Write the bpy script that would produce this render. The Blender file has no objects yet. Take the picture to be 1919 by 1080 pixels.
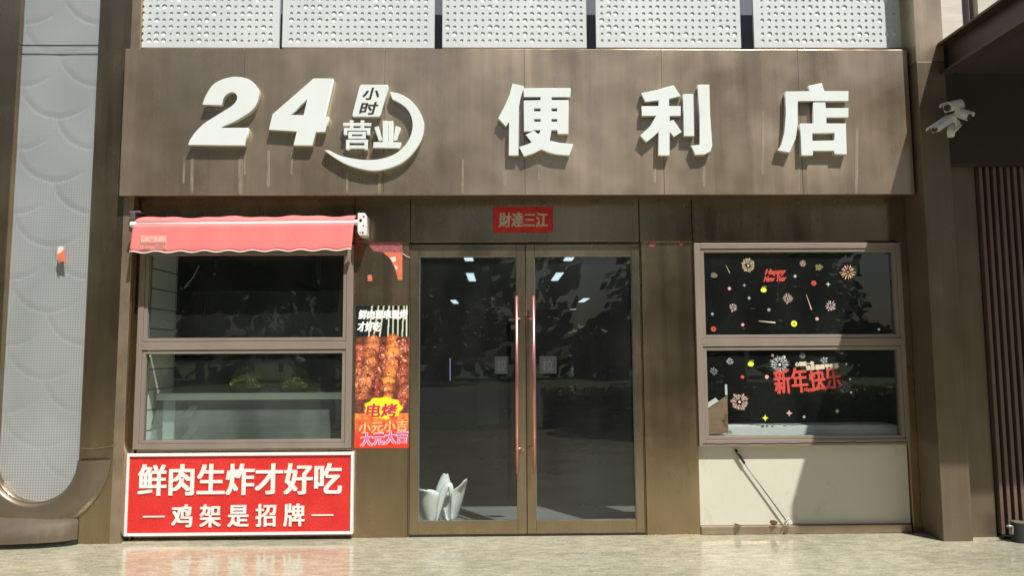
import bpy, bmesh, math, random
import numpy as np
from mathutils import Vector, Matrix
R = math.radians
S = bpy.context.scene
COL = S.collection
rnd = random.Random(7)

# ---------------------------------------------------------------- camera, sky, sun, exposure
YAW, PIT, ROL = R(-.974), R(5.203), R(-.322)
CAM = Vector((0, -6.141, 1.458)); FPX = 1390.0
fw = Vector((-math.sin(YAW)*math.cos(PIT), math.cos(YAW)*math.cos(PIT), math.sin(PIT)))
rt = Vector((math.cos(YAW), math.sin(YAW), 0)); up = rt.cross(fw)
r2 = rt*math.cos(ROL)+up*math.sin(ROL); u2 = up*math.cos(ROL)-rt*math.sin(ROL)
cd = bpy.data.cameras.new('camera'); cam = bpy.data.objects.new('camera', cd); COL.objects.link(cam)
cd.sensor_width = 36; cd.lens = 36*FPX/1919; cd.clip_end = 500; cd.clip_start = .05
cam.matrix_world = Matrix(((r2.x, u2.x, -fw.x, CAM.x), (r2.y, u2.y, -fw.y, CAM.y), (r2.z, u2.z, -fw.z, CAM.z), (0, 0, 0, 1)))
S.camera = cam

SUN = Vector((.634, -1, 1.95)).normalized()          # towards the sun
w = bpy.data.worlds.new('World'); S.world = w; w.use_nodes = True
nt = w.node_tree; bg = nt.nodes['Background']; sky = nt.nodes.new('ShaderNodeTexSky')
sky.sky_type = 'NISHITA'; sky.sun_disc = False
sky.sun_elevation = math.asin(SUN.z); sky.sun_rotation = math.atan2(SUN.x, SUN.y)
sky.air_density = 1.2; sky.dust_density = 2.0
nt.links.new(sky.outputs[0], bg.inputs[0]); bg.inputs[1].default_value = .05
sl = bpy.data.lights.new('sun', 'SUN'); sl.energy = 5.0; sl.angle = R(.55); sl.color = (1, .975, .92)
so = bpy.data.objects.new('sun', sl); COL.objects.link(so)
so.rotation_euler = SUN.to_track_quat('Z', 'Y').to_euler(); so.location = SUN*40
S.view_settings.view_transform = 'Standard'; S.view_settings.look = 'None'
S.view_settings.exposure = .38; S.view_settings.gamma = 1

# ---------------------------------------------------------------- helpers
def P(px, py, y):
    """photo pixel -> point on the plane at depth y"""
    d = fw*FPX + r2*(px-959.5) + u2*(540-py)
    return CAM + d*((y-CAM.y)/d.y)
def X(px, py, y): return P(px, py, y).x
def Z(px, py, y): return P(px, py, y).z

class MB:
    def __init__(s): s.v = []; s.f = []; s.m = []; s.cur = 0
    def add(s, vs, fs):
        b = len(s.v); s.v += [tuple(p) for p in vs]; s.f += [[b+i for i in f] for f in fs]; s.m += [s.cur]*len(fs); return s
    def box(s, x0, x1, y0, y1, z0, z1):
        return s.add([(x0,y0,z0),(x1,y0,z0),(x1,y1,z0),(x0,y1,z0),(x0,y0,z1),(x1,y0,z1),(x1,y1,z1),(x0,y1,z1)],
                     [(0,3,2,1),(4,5,6,7),(0,1,5,4),(1,2,6,5),(2,3,7,6),(3,0,4,7)])
    def tube(s, pts, r, n=10, cap=True):
        pts = [Vector(p) for p in pts]; rs = r if isinstance(r, (list, tuple)) else [r]*len(pts)
        vs = []; fs = []
        for i, p in enumerate(pts):
            t = (pts[min(i+1, len(pts)-1)]-pts[max(i-1, 0)]).normalized()
            a = t.orthogonal().normalized() if i == 0 else (a0 - t*a0.dot(t)).normalized()
            a0 = a; b = t.cross(a)
            for k in range(n):
                q = 2*math.pi*k/n; vs.append(p+(a*math.cos(q)+b*math.sin(q))*rs[i])
        for i in range(len(pts)-1):
            for k in range(n):
                fs.append((i*n+k, i*n+(k+1) % n, (i+1)*n+(k+1) % n, (i+1)*n+k))
        if cap: fs += [tuple(reversed(range(n))), tuple((len(pts)-1)*n+k for k in range(n))]
        return s.add(vs, fs)
    def prism(s, pts, y0, y1):
        """x,z outline extruded from y0 (front) to y1"""
        n = len(pts); vs = [(p[0], y0, p[1]) for p in pts]+[(p[0], y1, p[1]) for p in pts]
        return s.add(vs, [tuple(range(n)), tuple(reversed(range(n, 2*n)))]+[((i+1) % n, i, n+i, n+(i+1) % n) for i in range(n)])
    def build(s, name, mat, parent=None, bevel=0, smooth=False):
        me = bpy.data.meshes.new(name); me.from_pydata(s.v, [], s.f)
        return finish(name, me, mat, parent, bevel, smooth, s.m)

def rootloc(o):
    l = Vector((0, 0, 0))
    while o: l += o.location; o = o.parent
    return l
def finish(name, me, mat, parent=None, bevel=0, smooth=False, mi=None):
    mats = mat if isinstance(mat, (list, tuple)) else [mat]
    for m in mats: me.materials.append(m)
    if mi and len(mats) > 1: me.polygons.foreach_set('material_index', mi)
    bm = bmesh.new(); bm.from_mesh(me); bmesh.ops.recalc_face_normals(bm, faces=bm.faces); bm.to_mesh(me); bm.free()
    o = bpy.data.objects.new(name, me); COL.objects.link(o)
    if parent:
        o.parent = parent; off = rootloc(parent)
    else:
        c = [Vector(v.co) for v in me.vertices]
        off = Vector(((min(p.x for p in c)+max(p.x for p in c))/2, (min(p.y for p in c)+max(p.y for p in c))/2, min(p.z for p in c)))
        o.location = off
    me.transform(Matrix.Translation(-off))
    if smooth:
        me.polygons.foreach_set('use_smooth', [True]*len(me.polygons))
    if bevel:
        b = o.modifiers.new('bevel', 'BEVEL'); b.width = bevel; b.segments = 2; b.limit_method = 'ANGLE'; b.angle_limit = R(40)
        b.harden_normals = False
    return o
def tag(o, label=None, cat=None, group=None, kind=None):
    if label: o['label'] = label
    if cat: o['category'] = cat
    if group: o['group'] = group
    if kind: o['kind'] = kind
    return o
def thing(name, loc, label, cat, group=None):
    o = bpy.data.objects.new(name, None); COL.objects.link(o); o.location = loc; o.empty_display_size = .1
    return tag(o, label, cat, group)
def dup(root):
    c = root.copy(); COL.objects.link(c)
    for ch in list(root.children):
        d = ch.copy(); COL.objects.link(d); d.parent = c
        for g in ch.children:
            e = g.copy(); COL.objects.link(e); e.parent = d
    return c

def catmull(pts, n=6, closed=True):
    out = []; N = len(pts)
    for i in range(N if closed else N-1):
        p0, p1, p2, p3 = [Vector(pts[(i+k) % N] if closed else pts[min(max(i+k, 0), N-1)]).to_2d() for k in (-1, 0, 1, 2)]
        for k in range(n):
            t = k/n
            out.append(tuple(.5*((2*p1)+(p2-p0)*t+(2*p0-5*p1+4*p2-p3)*t*t+(3*p1-p0-3*p2+p3)*t**3)))
    if not closed: out.append(tuple(pts[-1]))
    return out
def curve_mesh(polys, depth, bevel=0.0):
    """2-D closed outlines (holes by even-odd) -> mesh facing -y, front at y=0, back at y=depth"""
    c = bpy.data.curves.new('tmp', 'CURVE'); c.dimensions = '2D'; c.fill_mode = 'BOTH'
    c.extrude = depth/2 - bevel; c.bevel_depth = bevel; c.bevel_resolution = 1
    for p in polys:
        sp = c.splines.new('POLY'); sp.points.add(len(p)-1); sp.use_cyclic_u = True
        for q, pt in zip(sp.points, p): q.co = (pt[0], pt[1], 0, 1)
    o = bpy.data.objects.new('tmp', c); COL.objects.link(o); bpy.context.view_layer.update()
    me = bpy.data.meshes.new_from_object(o.evaluated_get(bpy.context.evaluated_depsgraph_get()))
    bpy.data.objects.remove(o); me.materials.clear()
    me.transform(Matrix.Translation((0, depth/2, 0)) @ Matrix.Rotation(R(90), 4, 'X'))
    return me
def text_mesh(body, x0, x1, z0, z1, y, depth=.001, bold=0, slant=0, rot=0, spacing=1.0, vbold=None):
    """text fitted into the box x0..x1, z0..z1, its front at depth y; bold = extra stroke width in metres"""
    c = bpy.data.curves.new('tmp', 'FONT'); c.body = body; c.space_character = spacing; c.resolution_u = 5
    o = bpy.data.objects.new('tmp', c); COL.objects.link(o); bpy.context.view_layer.update()
    me0 = bpy.data.meshes.new_from_object(o.evaluated_get(bpy.context.evaluated_depsgraph_get()))
    bpy.data.objects.remove(o)
    co = np.empty(len(me0.vertices)*3); me0.vertices.foreach_get('co', co); co = co.reshape(-1, 3)
    mn, mx = co.min(0), co.max(0)
    nx = (co[:, 0]-mn[0])/(mx[0]-mn[0]); nz = (co[:, 1]-mn[1])/(mx[1]-mn[1])
    b = bold/2; vb = b*.6 if vbold is None else vbold/2
    px = x0+b+nx*(x1-x0-2*b)+slant*(nz-.5)*(z1-z0); pz = z0+vb+nz*(z1-z0-2*vb)
    if rot:
        cx, cz = (x0+x1)/2, (z0+z1)/2; ca, sa = math.cos(rot), math.sin(rot)
        px, pz = cx+(px-cx)*ca-(pz-cz)*sa, cz+(px-cx)*sa+(pz-cz)*ca
    for i, v in enumerate(me0.vertices): v.co = (px[i], 0, pz[i])
    bm = bmesh.new(); bm.from_mesh(me0)
    bmesh.ops.remove_doubles(bm, verts=bm.verts, dist=1e-6)
    geo = bmesh.ops.extrude_face_region(bm, geom=bm.faces[:])
    bmesh.ops.translate(bm, verts=[g for g in geo['geom'] if isinstance(g, bmesh.types.BMVert)], vec=(0, depth, 0))
    bm.to_mesh(me0); bm.free()
    me0.materials.clear()
    offs = [(0, 0)] if not bold else [(-b, -vb), (b, vb), (-b, vb), (b, -vb), (0, 0)]
    bm = bmesh.new()
    for k, (dx, dz) in enumerate(offs):
        m = me0.copy(); m.transform(Matrix.Translation((dx, y-.00025*k, dz+.0002*k))); bm.from_mesh(m); bpy.data.meshes.remove(m)
    me = bpy.data.meshes.new('lettering'); bm.to_mesh(me); bm.free(); bpy.data.meshes.remove(me0)
    return me
def text_px(name, body, px0, py0, px1, py1, y, mat, parent, **k):
    cx, cy = (px0+px1)/2, (py0+py1)/2
    me = text_mesh(body, X(px0, cy, y), X(px1, cy, y), Z(cx, py1, y), Z(cx, py0, y), y, **k)
    return finish(name, me, mat, parent)

# ---------------------------------------------------------------- materials
def mat(name, base=(.5, .5, .5), rough=.5, metal=0, spec=.5, emit=None, es=0, coat=0):
    m = bpy.data.materials.new(name); m.use_nodes = True; p = m.node_tree.nodes['Principled BSDF']
    p.inputs['Base Color'].default_value = (*base, 1); p.inputs['Roughness'].default_value = rough
    p.inputs['Metallic'].default_value = metal; p.inputs['Specular IOR Level'].default_value = spec
    p.inputs['Coat Weight'].default_value = coat
    if emit: p.inputs['Emission Color'].default_value = (*emit, 1); p.inputs['Emission Strength'].default_value = es
    return m
def nd(m, t, **k):
    n = m.node_tree.nodes.new(t)
    for a, v in k.items():
        if a in n.inputs: n.inputs[a].default_value = v
        else: setattr(n, a, v)
    return n
def ln(m, a, b): m.node_tree.links.new(a, b)
def coords(m, scale, world=True):
    g = nd(m, 'ShaderNodeNewGeometry') if world else nd(m, 'ShaderNodeTexCoord')
    mp = nd(m, 'ShaderNodeMapping'); mp.inputs['Scale'].default_value = scale
    ln(m, g.outputs['Position'] if world else g.outputs['Object'], mp.inputs['Vector']); return mp.outputs[0]
def noise(m, scale, s=1.0, detail=4, rough=.55, world=True):
    n = nd(m, 'ShaderNodeTexNoise'); n.inputs['Scale'].default_value = s; n.inputs['Detail'].default_value = detail
    n.inputs['Roughness'].default_value = rough
    ln(m, coords(m, scale, world), n.inputs['Vector']); return n.outputs['Fac']
def ramp(m, fac, stops):
    r = nd(m, 'ShaderNodeValToRGB'); e = r.color_ramp.elements
    while len(e) < len(stops): e.new(.5)
    for el, (p, c) in zip(e, stops): el.position = p; el.color = (*c, 1) if len(c) == 3 else c
    ln(m, fac, r.inputs[0]); return r.outputs[0]
def mixc(m, a, b, fac, mode='MIX'):
    n = nd(m, 'ShaderNodeMix'); n.data_type = 'RGBA'; n.blend_type = mode
    if isinstance(fac, float): n.inputs[0].default_value = fac
    else: ln(m, fac, n.inputs[0])
    for i, q in ((6, a), (7, b)):
        if isinstance(q, tuple): n.inputs[i].default_value = (*q, 1)
        else: ln(m, q, n.inputs[i])
    return n.outputs[2]
def rng(m, fac, a, b, c, d):
    n = nd(m, 'ShaderNodeMapRange'); ln(m, fac, n.inputs[0])
    for i, v in zip((1, 2, 3, 4), (a, b, c, d)): n.inputs[i].default_value = v
    return n.outputs[0]
def bump(m, h, strength, dist=.01):
    b = nd(m, 'ShaderNodeBump'); b.inputs['Strength'].default_value = strength; b.inputs['Distance'].default_value = dist
    ln(m, h, b.inputs['Height']); return b.outputs[0]
def vary(name, c0, c1, scale=(3, 3, 3), rough=.5, metal=0, fine=0, bumpk=0, spec=.5):
    m = mat(name, c0, rough, metal, spec); p = m.node_tree.nodes['Principled BSDF']
    n = noise(m, scale); c = ramp(m, n, [(.3, c0), (.7, c1)])
    if fine:
        f = noise(m, (fine, fine, fine), detail=2); c = mixc(m, c, ramp(m, f, [(.35, (.6, .6, .6)), (.65, (1.25, 1.25, 1.25))]), .5, 'MULTIPLY')
    ln(m, c, p.inputs['Base Color'])
    ln(m, rng(m, n, .3, .7, rough*.85, min(1, rough*1.15)), p.inputs['Roughness'])
    if bumpk: ln(m, bump(m, noise(m, tuple(q*6 for q in scale)), bumpk), p.inputs['Normal'])
    return m
def bronze(name, c0, c1, rough, metal, wave=.12, dirt=.5):
    m = mat(name, c0, rough, metal); p = m.node_tree.nodes['Principled BSDF']
    st = noise(m, (7, 7, .35), detail=6, rough=.6); fine = noise(m, (170, 170, 1.0), detail=3)
    big = noise(m, (1.0, 1.0, .9), detail=4, rough=.6); spk = noise(m, (26, 26, 20), detail=5, rough=.7)
    c = ramp(m, big, [(.3, c0), (.7, c1)])
    c = mixc(m, c, ramp(m, st, [(.25, (.90, .90, .91)), (.5, (1, 1, 1)), (.75, (1.08, 1.07, 1.05))]), .6, 'MULTIPLY')
    c = mixc(m, c, ramp(m, fine, [(.3, (.9, .9, .9)), (.7, (1.08, 1.08, 1.08))]), .6, 'MULTIPLY')
    dust = ramp(m, spk, [(.6, (0, 0, 0)), (.74, (1, 1, 1))])
    dm = nd(m, 'ShaderNodeMath', operation='MULTIPLY'); ln(m, dust, dm.inputs[0]); ln(m, rng(m, big, .45, .7, 0, dirt), dm.inputs[1])
    c = mixc(m, c, (.42, .37, .27), dm.outputs[0])
    # run-off streaks, long and thin
    run = noise(m, (30, 30, .3), detail=4); rm = nd(m, 'ShaderNodeMath', operation='MULTIPLY')
    ln(m, rng(m, run, .60, .74, 0, .6), rm.inputs[0]); ln(m, rng(m, big, .4, .65, 0, dirt), rm.inputs[1])
    c = mixc(m, c, (.46, .40, .31), rm.outputs[0])
    ln(m, c, p.inputs['Base Color'])
    ds = nd(m, 'ShaderNodeMath', operation='ADD'); ds.use_clamp = True; ln(m, dm.outputs[0], ds.inputs[0]); ln(m, rm.outputs[0], ds.inputs[1])
    ln(m, rng(m, ds.outputs[0], 0, 1, metal, metal*.25), p.inputs['Metallic'])
    rr = nd(m, 'ShaderNodeMath', operation='ADD'); ln(m, rng(m, st, .3, .7, rough-.04, rough+.06), rr.inputs[0])
    ln(m, rng(m, big, .3, .7, -.08, .08), rr.inputs[1]); ln(m, rr.outputs[0], p.inputs['Roughness'])
    b1 = bump(m, noise(m, (1.3, 1.3, .9), detail=2), wave, .05)
    ln(m, b1, p.inputs['Normal'])
    return m
M = {}
M['fascia'] = bronze('bronze_fascia', (.385, .295, .20), (.58, .455, .325), .28, .78, .9, .35)
M['pier'] = bronze('bronze_pier', (.17, .135, .095), (.23, .185, .13), .34, .6, .12, .3)  # pier bronze darkened to hold the canopy's shade in its colour
M['bronze'] = bronze('bronze_cladding', (.31, .232, .148), (.47, .36, .235), .25, .93, .22, .12)
M['door_metal'] = bronze('bronze_door_frame', (.33, .255, .168), (.46, .36, .245), .25, .92, .10, .1)
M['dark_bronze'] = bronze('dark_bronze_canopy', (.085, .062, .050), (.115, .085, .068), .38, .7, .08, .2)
M['frame_paint'] = vary('brown_painted_aluminium', (.225, .18, .147), (.26, .21, .172), (4, 4, 2), .45)
M['cream'] = vary('cream_painted_board', (.565, .55, .445), (.60, .585, .475), (2, 2, 1.4), .55, 0, 0, .02)
m_ = M['cream']; p_ = m_.node_tree.nodes['Principled BSDF']
sc = noise(m_, (5, 5, 3), detail=7, rough=.75); c_ = p_.inputs['Base Color'].links[0].from_socket
ln(m_, mixc(m_, c_, (.40, .37, .28), rng(m_, sc, .58, .72, 0, .55)), p_.inputs['Base Color'])
M['white_letter'] = vary('white_acrylic', (.70, .735, .705), (.74, .775, .745), (3, 3, 3), .35)
M['letter_side'] = mat('letter_side_grey', (.5, .52, .49), .45)
M['black'] = mat('black_print', (.03, .03, .03), .5)
M['red_board'] = vary('red_sign_board', (.62, .022, .02), (.70, .035, .028), (5, 5, 5), .5, 0, 90)
M['red_paper'] = vary('red_glitter_paper', (.50, .012, .018), (.66, .03, .018), (14, 14, 10), .5, 0, 120)
M['gold'] = vary('pale_gold_print', (.55, .44, .27), (.68, .58, .38), (40, 40, 40), .4, .3)
M['sign_letter'] = vary('worn_white_lettering', (.80, .74, .66), (.84, .82, .78), (9, 9, 9), .5)
M['white_paint'] = vary('white_painted_metal', (.74, .74, .72), (.80, .80, .78), (8, 8, 8), .35)
M['white_plastic'] = mat('white_plastic', (.80, .82, .80), .3)
M['grey_plastic'] = vary('grey_white_camera_shell', (.52, .52, .50), (.62, .62, .60), (12, 12, 12), .4)
M['rubber'] = mat('black_rubber', (.015, .015, .015), .5)
M['gasket'] = mat('black_gasket', (.012, .011, .010), .6)
M['awning'] = vary('red_awning_fabric', (.91, .185, .18), (.95, .225, .21), (7, 7, 1.6), .8, 0, 260, .10)
M['handle'] = mat('rose_bronze_handle', (.66, .30, .28), .3, .85)
M['brass'] = vary('brass_trim', (.36, .275, .19), (.46, .36, .26), (5, 5, 5), .35, .7)
M['steel'] = vary('brushed_steel', (.42, .42, .42), (.5, .5, .5), (10, 10, 2), .35, .9)
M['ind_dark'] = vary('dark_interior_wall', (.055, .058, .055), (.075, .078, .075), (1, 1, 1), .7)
M['ceiling'] = vary('grey_ceiling', (.48, .49, .47), (.54, .55, .53), (2, 2, 2), .8)
M['black_metal'] = mat('black_metal', (.015, .016, .017), .4, .3)
M['slate'] = vary('slate_backing_sheet', (.10, .115, .14), (.12, .135, .16), (3, 3, 3), .6)
M['perf'] = vary('white_perforated_aluminium', (.56, .605, .605), (.62, .66, .655), (2, 2, 2), .42)
M['liner'] = mat('white_liner_sheet', (.93, .96, .95), .6)
M['wood'] = None

def glassmat(name, tint, k=1.0, haze=0.0):
    m = bpy.data.materials.new(name); m.use_nodes = True; t = m.node_tree; t.nodes.clear()
    out = nd(m, 'ShaderNodeOutputMaterial'); mix = nd(m, 'ShaderNodeMixShader')
    tr = nd(m, 'ShaderNodeBsdfTransparent'); tr.inputs[0].default_value = (*tint, 1)
    gl = nd(m, 'ShaderNodeBsdfGlossy'); gl.inputs['Roughness'].default_value = .004
    fr = nd(m, 'ShaderNodeFresnel'); fr.inputs['IOR'].default_value = 1.5
    mu = nd(m, 'ShaderNodeMath', operation='MULTIPLY'); mu.inputs[1].default_value = k
    ge = nd(m, 'ShaderNodeNewGeometry'); ff = nd(m, 'ShaderNodeMath', operation='SUBTRACT'); ff.inputs[0].default_value = 1
    ln(m, ge.outputs['Backfacing'], ff.inputs[1]); m3 = nd(m, 'ShaderNodeMath', operation='MULTIPLY'); m3.use_clamp = True
    ln(m, fr.outputs[0], mu.inputs[0]); ln(m, mu.outputs[0], m3.inputs[0]); ln(m, ff.outputs[0], m3.inputs[1]); ln(m, m3.outputs[0], mix.inputs[0])
    ln(m, tr.outputs[0], mix.inputs[1]); ln(m, gl.outputs[0], mix.inputs[2])
    if haze:
        df = nd(m, 'ShaderNodeBsdfDiffuse'); df.inputs[0].default_value = (.6, .62, .58, 1)
        m2 = nd(m, 'ShaderNodeMixShader'); n = noise(m, (3, 3, 1.2), detail=5)
        ln(m, rng(m, n, .35, .8, haze*.35, haze), m2.inputs[0]); ln(m, mix.outputs[0], m2.inputs[1]); ln(m, df.outputs[0], m2.inputs[2])
        ln(m, m2.outputs[0], out.inputs[0])
    else: ln(m, mix.outputs[0], out.inputs[0])
    return m
M['glass'] = glassmat('window_glass', (.94, .97, .955), 2.2, .016)
M['case_glass'] = glassmat('display_glass', (.88, .96, .93), 2.2, .22)  # strong diffuse haze stands in for pale reflections on the case

# paving: polished granite slabs
def pave():
    m = mat('polished_granite_paving', (.4, .38, .3), .2); p = m.node_tree.nodes['Principled BSDF']
    v = coords(m, (1, 1, 1))
    br = nd(m, 'ShaderNodeTexBrick'); br.offset = .5; ln(m, v, br.inputs['Vector'])
    br.inputs['Scale'].default_value = 1; br.inputs['Brick Width'].default_value = 1.2; br.inputs['Row Height'].default_value = .6
    br.inputs['Mortar Size'].default_value = .002; br.inputs['Mortar Smooth'].default_value = .3
    br.inputs['Color1'].default_value = (.40, .382, .30, 1); br.inputs['Color2'].default_value = (.455, .435, .345, 1)
    br.inputs['Mortar'].default_value = (.40, .38, .30, 1)
    g = noise(m, (150, 150, 150), detail=3, rough=.7); g2 = noise(m, (8, 18, 8), detail=5, rough=.65); g3 = noise(m, (.9, 1.6, 1), detail=4)
    c = mixc(m, br.outputs['Color'], ramp(m, g, [(.3, (.62, .62, .60)), (.7, (1.22, 1.22, 1.2))]), .8, 'MULTIPLY')
    c = mixc(m, c, ramp(m, g2, [(.3, (.66, .66, .63)), (.68, (1.14, 1.13, 1.08))]), 1.0, 'MULTIPLY')
    c = mixc(m, c, ramp(m, g3, [(.35, (.84, .85, .84)), (.65, (1.06, 1.04, 1.0))]), 1.0, 'MULTIPLY')
    g4 = noise(m, (45, 60, 45), detail=4, rough=.75)
    c = mixc(m, c, ramp(m, g4, [(.32, (.60, .60, .57)), (.5, (1, 1, 1)), (.7, (1.18, 1.17, 1.12))]), .85, 'MULTIPLY')
    ln(m, c, p.inputs['Base Color'])
    a = nd(m, 'ShaderNodeMath', operation='ADD'); ln(m, rng(m, g3,   .3, .7, .085, .16), a.inputs[0]); ln(m, rng(m, g2, .3, .75, -.03, .08), a.inputs[1])
    ln(m, a.outputs[0], p.inputs['Roughness'])
    ln(m, bump(m, g2, .03, .004), p.inputs['Normal'])
    return m
M['pave'] = pave()
M['asphalt'] = vary('asphalt', (.045, .045, .047), (.06, .06, .06), (2, 2, 2), .85, 0, 80)
M['grass'] = vary('lawn', (.045, .075, .02), (.08, .11, .035), (1.5, 1.5, 1.5), .9, 0, 30)
def leafmat(name, a, b):
    m = mat(name, a, .55); p = m.node_tree.nodes['Principled BSDF']
    ln(m, ramp(m, noise(m, (2.2, 2.2, 2.2), world=False), [(.3, a), (.7, b)]), p.inputs['Base Color']); return m
M['leaf'] = leafmat('dark_tree_leaves', (.035, .06, .022), (.09, .13, .04))
M['leaf2'] = leafmat('hedge_leaves', (.16, .21, .045), (.30, .33, .09))
M['leaf3'] = leafmat('plant_leaves', (.06, .085, .018), (.17, .19, .05))
M['bark'] = vary('bark', (.06, .05, .04), (.10, .085, .07), (6, 6, 2), .9)
def woodmat():
    m = vary('wooden_board', (.28, .17, .11), (.36, .23, .15), (3, 3, 22), .55); return m
M['wood'] = woodmat()

# ---------------------------------------------------------------- setting: ground
FY = -.20                                            # front plane of the sign fascia
tag(MB().add([(-60, -8.6, 0), (60, -8.6, 0), (60, .14, 0), (-60, .14, 0)], [(0, 1, 2, 3)]).build('pavement', M['pave']), 'polished granite slabs of the pavement before the shop', 'pavement', kind='structure')
tag(MB().add([(-160, -160, -.13), (160, -160, -.13), (160, 60, -.13), (-160, 60, -.13)], [(0, 1, 2, 3)]).build('ground', M['grass']), 'green ground spreading out round the street', 'ground', kind='structure')
tag(MB().box(-60, 60, -28, -14, -.14, -.125).build('road', M['asphalt']), 'dark asphalt road beyond the pavement', 'road', kind='structure')

# ---------------------------------------------------------------- shop building
B = thing('shop_building', (0, 0, 0), 'bronze clad shop front with a glass double door between two wide windows', 'shop')
XL, XR = -3.065, 3.43
# wall openings
WLx0, WLx1 = X(256, 640, -.03), X(660, 640, -.03)
WRx0, WRx1 = X(1305.5, 640, -.03), X(1697, 640, -.03)
WLz0, WLz1 = Z(455, 842, -.03), 2.385
WRz0, WRz1 = Z(1500, 836, -.03), Z(1500, 455, -.03)
Dx0, Dx1, DzT = -.739, 1.176, 2.40
G = .0015
def part(name, m, bev=.002, *boxes):
    b = MB()
    for q in boxes: b.box(*q)
    return b.build(name, m, B, bev)
part('pillar', M['bronze'], .003, (WLx1+G, Dx0-.012, 0, .15, 0, 2.40))
part('pillar', M['bronze'], .003, (Dx1+.012, WRx0-G, 0, .15, 0, 2.40))
part('pillar', M['bronze'], .003, (-3.06, WLx0-G, 0, .15, 0, 2.40))
part('pillar', M['bronze'], .003, (WRx1+G, 3.60, 0, .15, 0, 2.40))
ZT = 2.83
for a, b_ in ((-3.06, WLx1), (WLx1+.004, Dx0-.004), (Dx0, Dx1), (Dx1+.004, WRx0-.004), (WRx0, 3.60)):
    part('header_panel', M['bronze'], .002, (a, b_-.003, .002, .15, 2.404, ZT))
part('backing_wall', M['slate'], 0, (-3.06, 3.60, .155, .30, 2.404, 6.5), )
part('wall_panel', M['cream'], .002, (WRx0+.004, WRx1-.004, .03, .15, .066, WRz0-.002))
part('wall_panel', M['bronze'], .002, (WLx0+.004, WLx1-.004, .03, .15, 0, WLz0-.002))
part('base_trim', M['brass'], .003, (WRx0, 3.345, -.012, .15, .004, .064))
# fascia: sheets with hairline joints, each a touch out of true so that it mirrors its own piece of street
fx = [XL, X(455, 230, FY), X(720, 230, FY), X(983, 230, FY), X(1242, 230, FY), X(1500, 230, FY), 3.415]
fz0, fz1 = 2.762, 3.99
for i in range(6):
    b = MB(); x0, x1 = fx[i]+.001, fx[i+1]-.001
    n = 6; t0, t1 = rnd.uniform(-.004, .004), rnd.uniform(-.003, .003)
    vs = []
    for zz in (fz0, fz1):
        vs += [(x0, FY+(t0 if zz == fz0 else -t0)*.3, zz), (x1, FY+(t1 if zz == fz0 else -t1)*.3, zz), (x1, FY+.03, zz), (x0, FY+.03, zz)]
    b.add(vs, [(0, 3, 2, 1), (4, 5, 6, 7), (0, 1, 5, 4), (1, 2, 6, 5), (2, 3, 7, 6), (3, 0, 4, 7)])
    b.build('fascia_panel', M['fascia'], B, .002)
b = MB()
for i in range(6): b.box(fx[i]+.001, fx[i+1]-.001, FY+.031, .0, fz0+.004, fz0+.016)
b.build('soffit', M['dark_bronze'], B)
part('fascia_cap', M['bronze'], .001, (XL, 3.415, FY+.031, .154, fz1-.03, fz1-.002))
# run-off stains on the fascia below the letters
st = bpy.data.materials.new('runoff_stain'); st.use_nodes = True; st.node_tree.nodes.clear()
_o = nd(st, 'ShaderNodeOutputMaterial'); _m = nd(st, 'ShaderNodeMixShader'); _t = nd(st, 'ShaderNodeBsdfTransparent'); _d = nd(st, 'ShaderNodeBsdfDiffuse'); _d.inputs[0].default_value = (.50, .44, .35, 1)
ln(st, rng(st, noise(st, (38, 38, 6), detail=3, rough=.6), .3, .8, 0, .42), _m.inputs[0]); ln(st, _t.outputs[0], _m.inputs[1]); ln(st, _d.outputs[0], _m.inputs[2]); ln(st, _m.outputs[0], _o.inputs[0])
for px, y0, y1, wd in ((346, 292, 345, .010), (361, 290, 362, .014), (452, 292, 366, .022), (460, 288, 330, .010), (504, 282, 352, .014), (548, 285, 330, .010), (688, 268, 300, .018), (652, 322, 362, .010), (712, 325, 366, .014), (868, 300, 364, .010), (947, 296, 350, .012), (1012, 292, 340, .010), (1228, 292, 345, .012), (1236, 120, 175, .010), (1320, 290, 352, .012), (1498, 292, 360, .012), (1606, 240, 364, .014), (1430, 210, 330, .010)):
    a_, c_ = P(px, y0, FY), P(px-2, y1, FY); b = MB()
    b.prism([(a_.x-wd*.9, a_.z), (a_.x+wd*.7, a_.z), (c_.x+wd*1.1, c_.z+.012), (c_.x, c_.z), (c_.x-wd*.8, c_.z+.03)], FY-.0042, FY-.0036); b.build('runoff_stain', st, B)
# right-hand pier standing forward of the front
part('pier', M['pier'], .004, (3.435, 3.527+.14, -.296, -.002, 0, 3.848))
part('pier', M['fascia'], .004, (3.435, 3.527+.14, -.296, -.002, 3.851, 6.5))  # lighter bronze paints in the sunlit upper part of the same pier
part('pier', M['pier'], .004, (3.672, 3.94, -.17, -.002, 0, 3.72))

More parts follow.
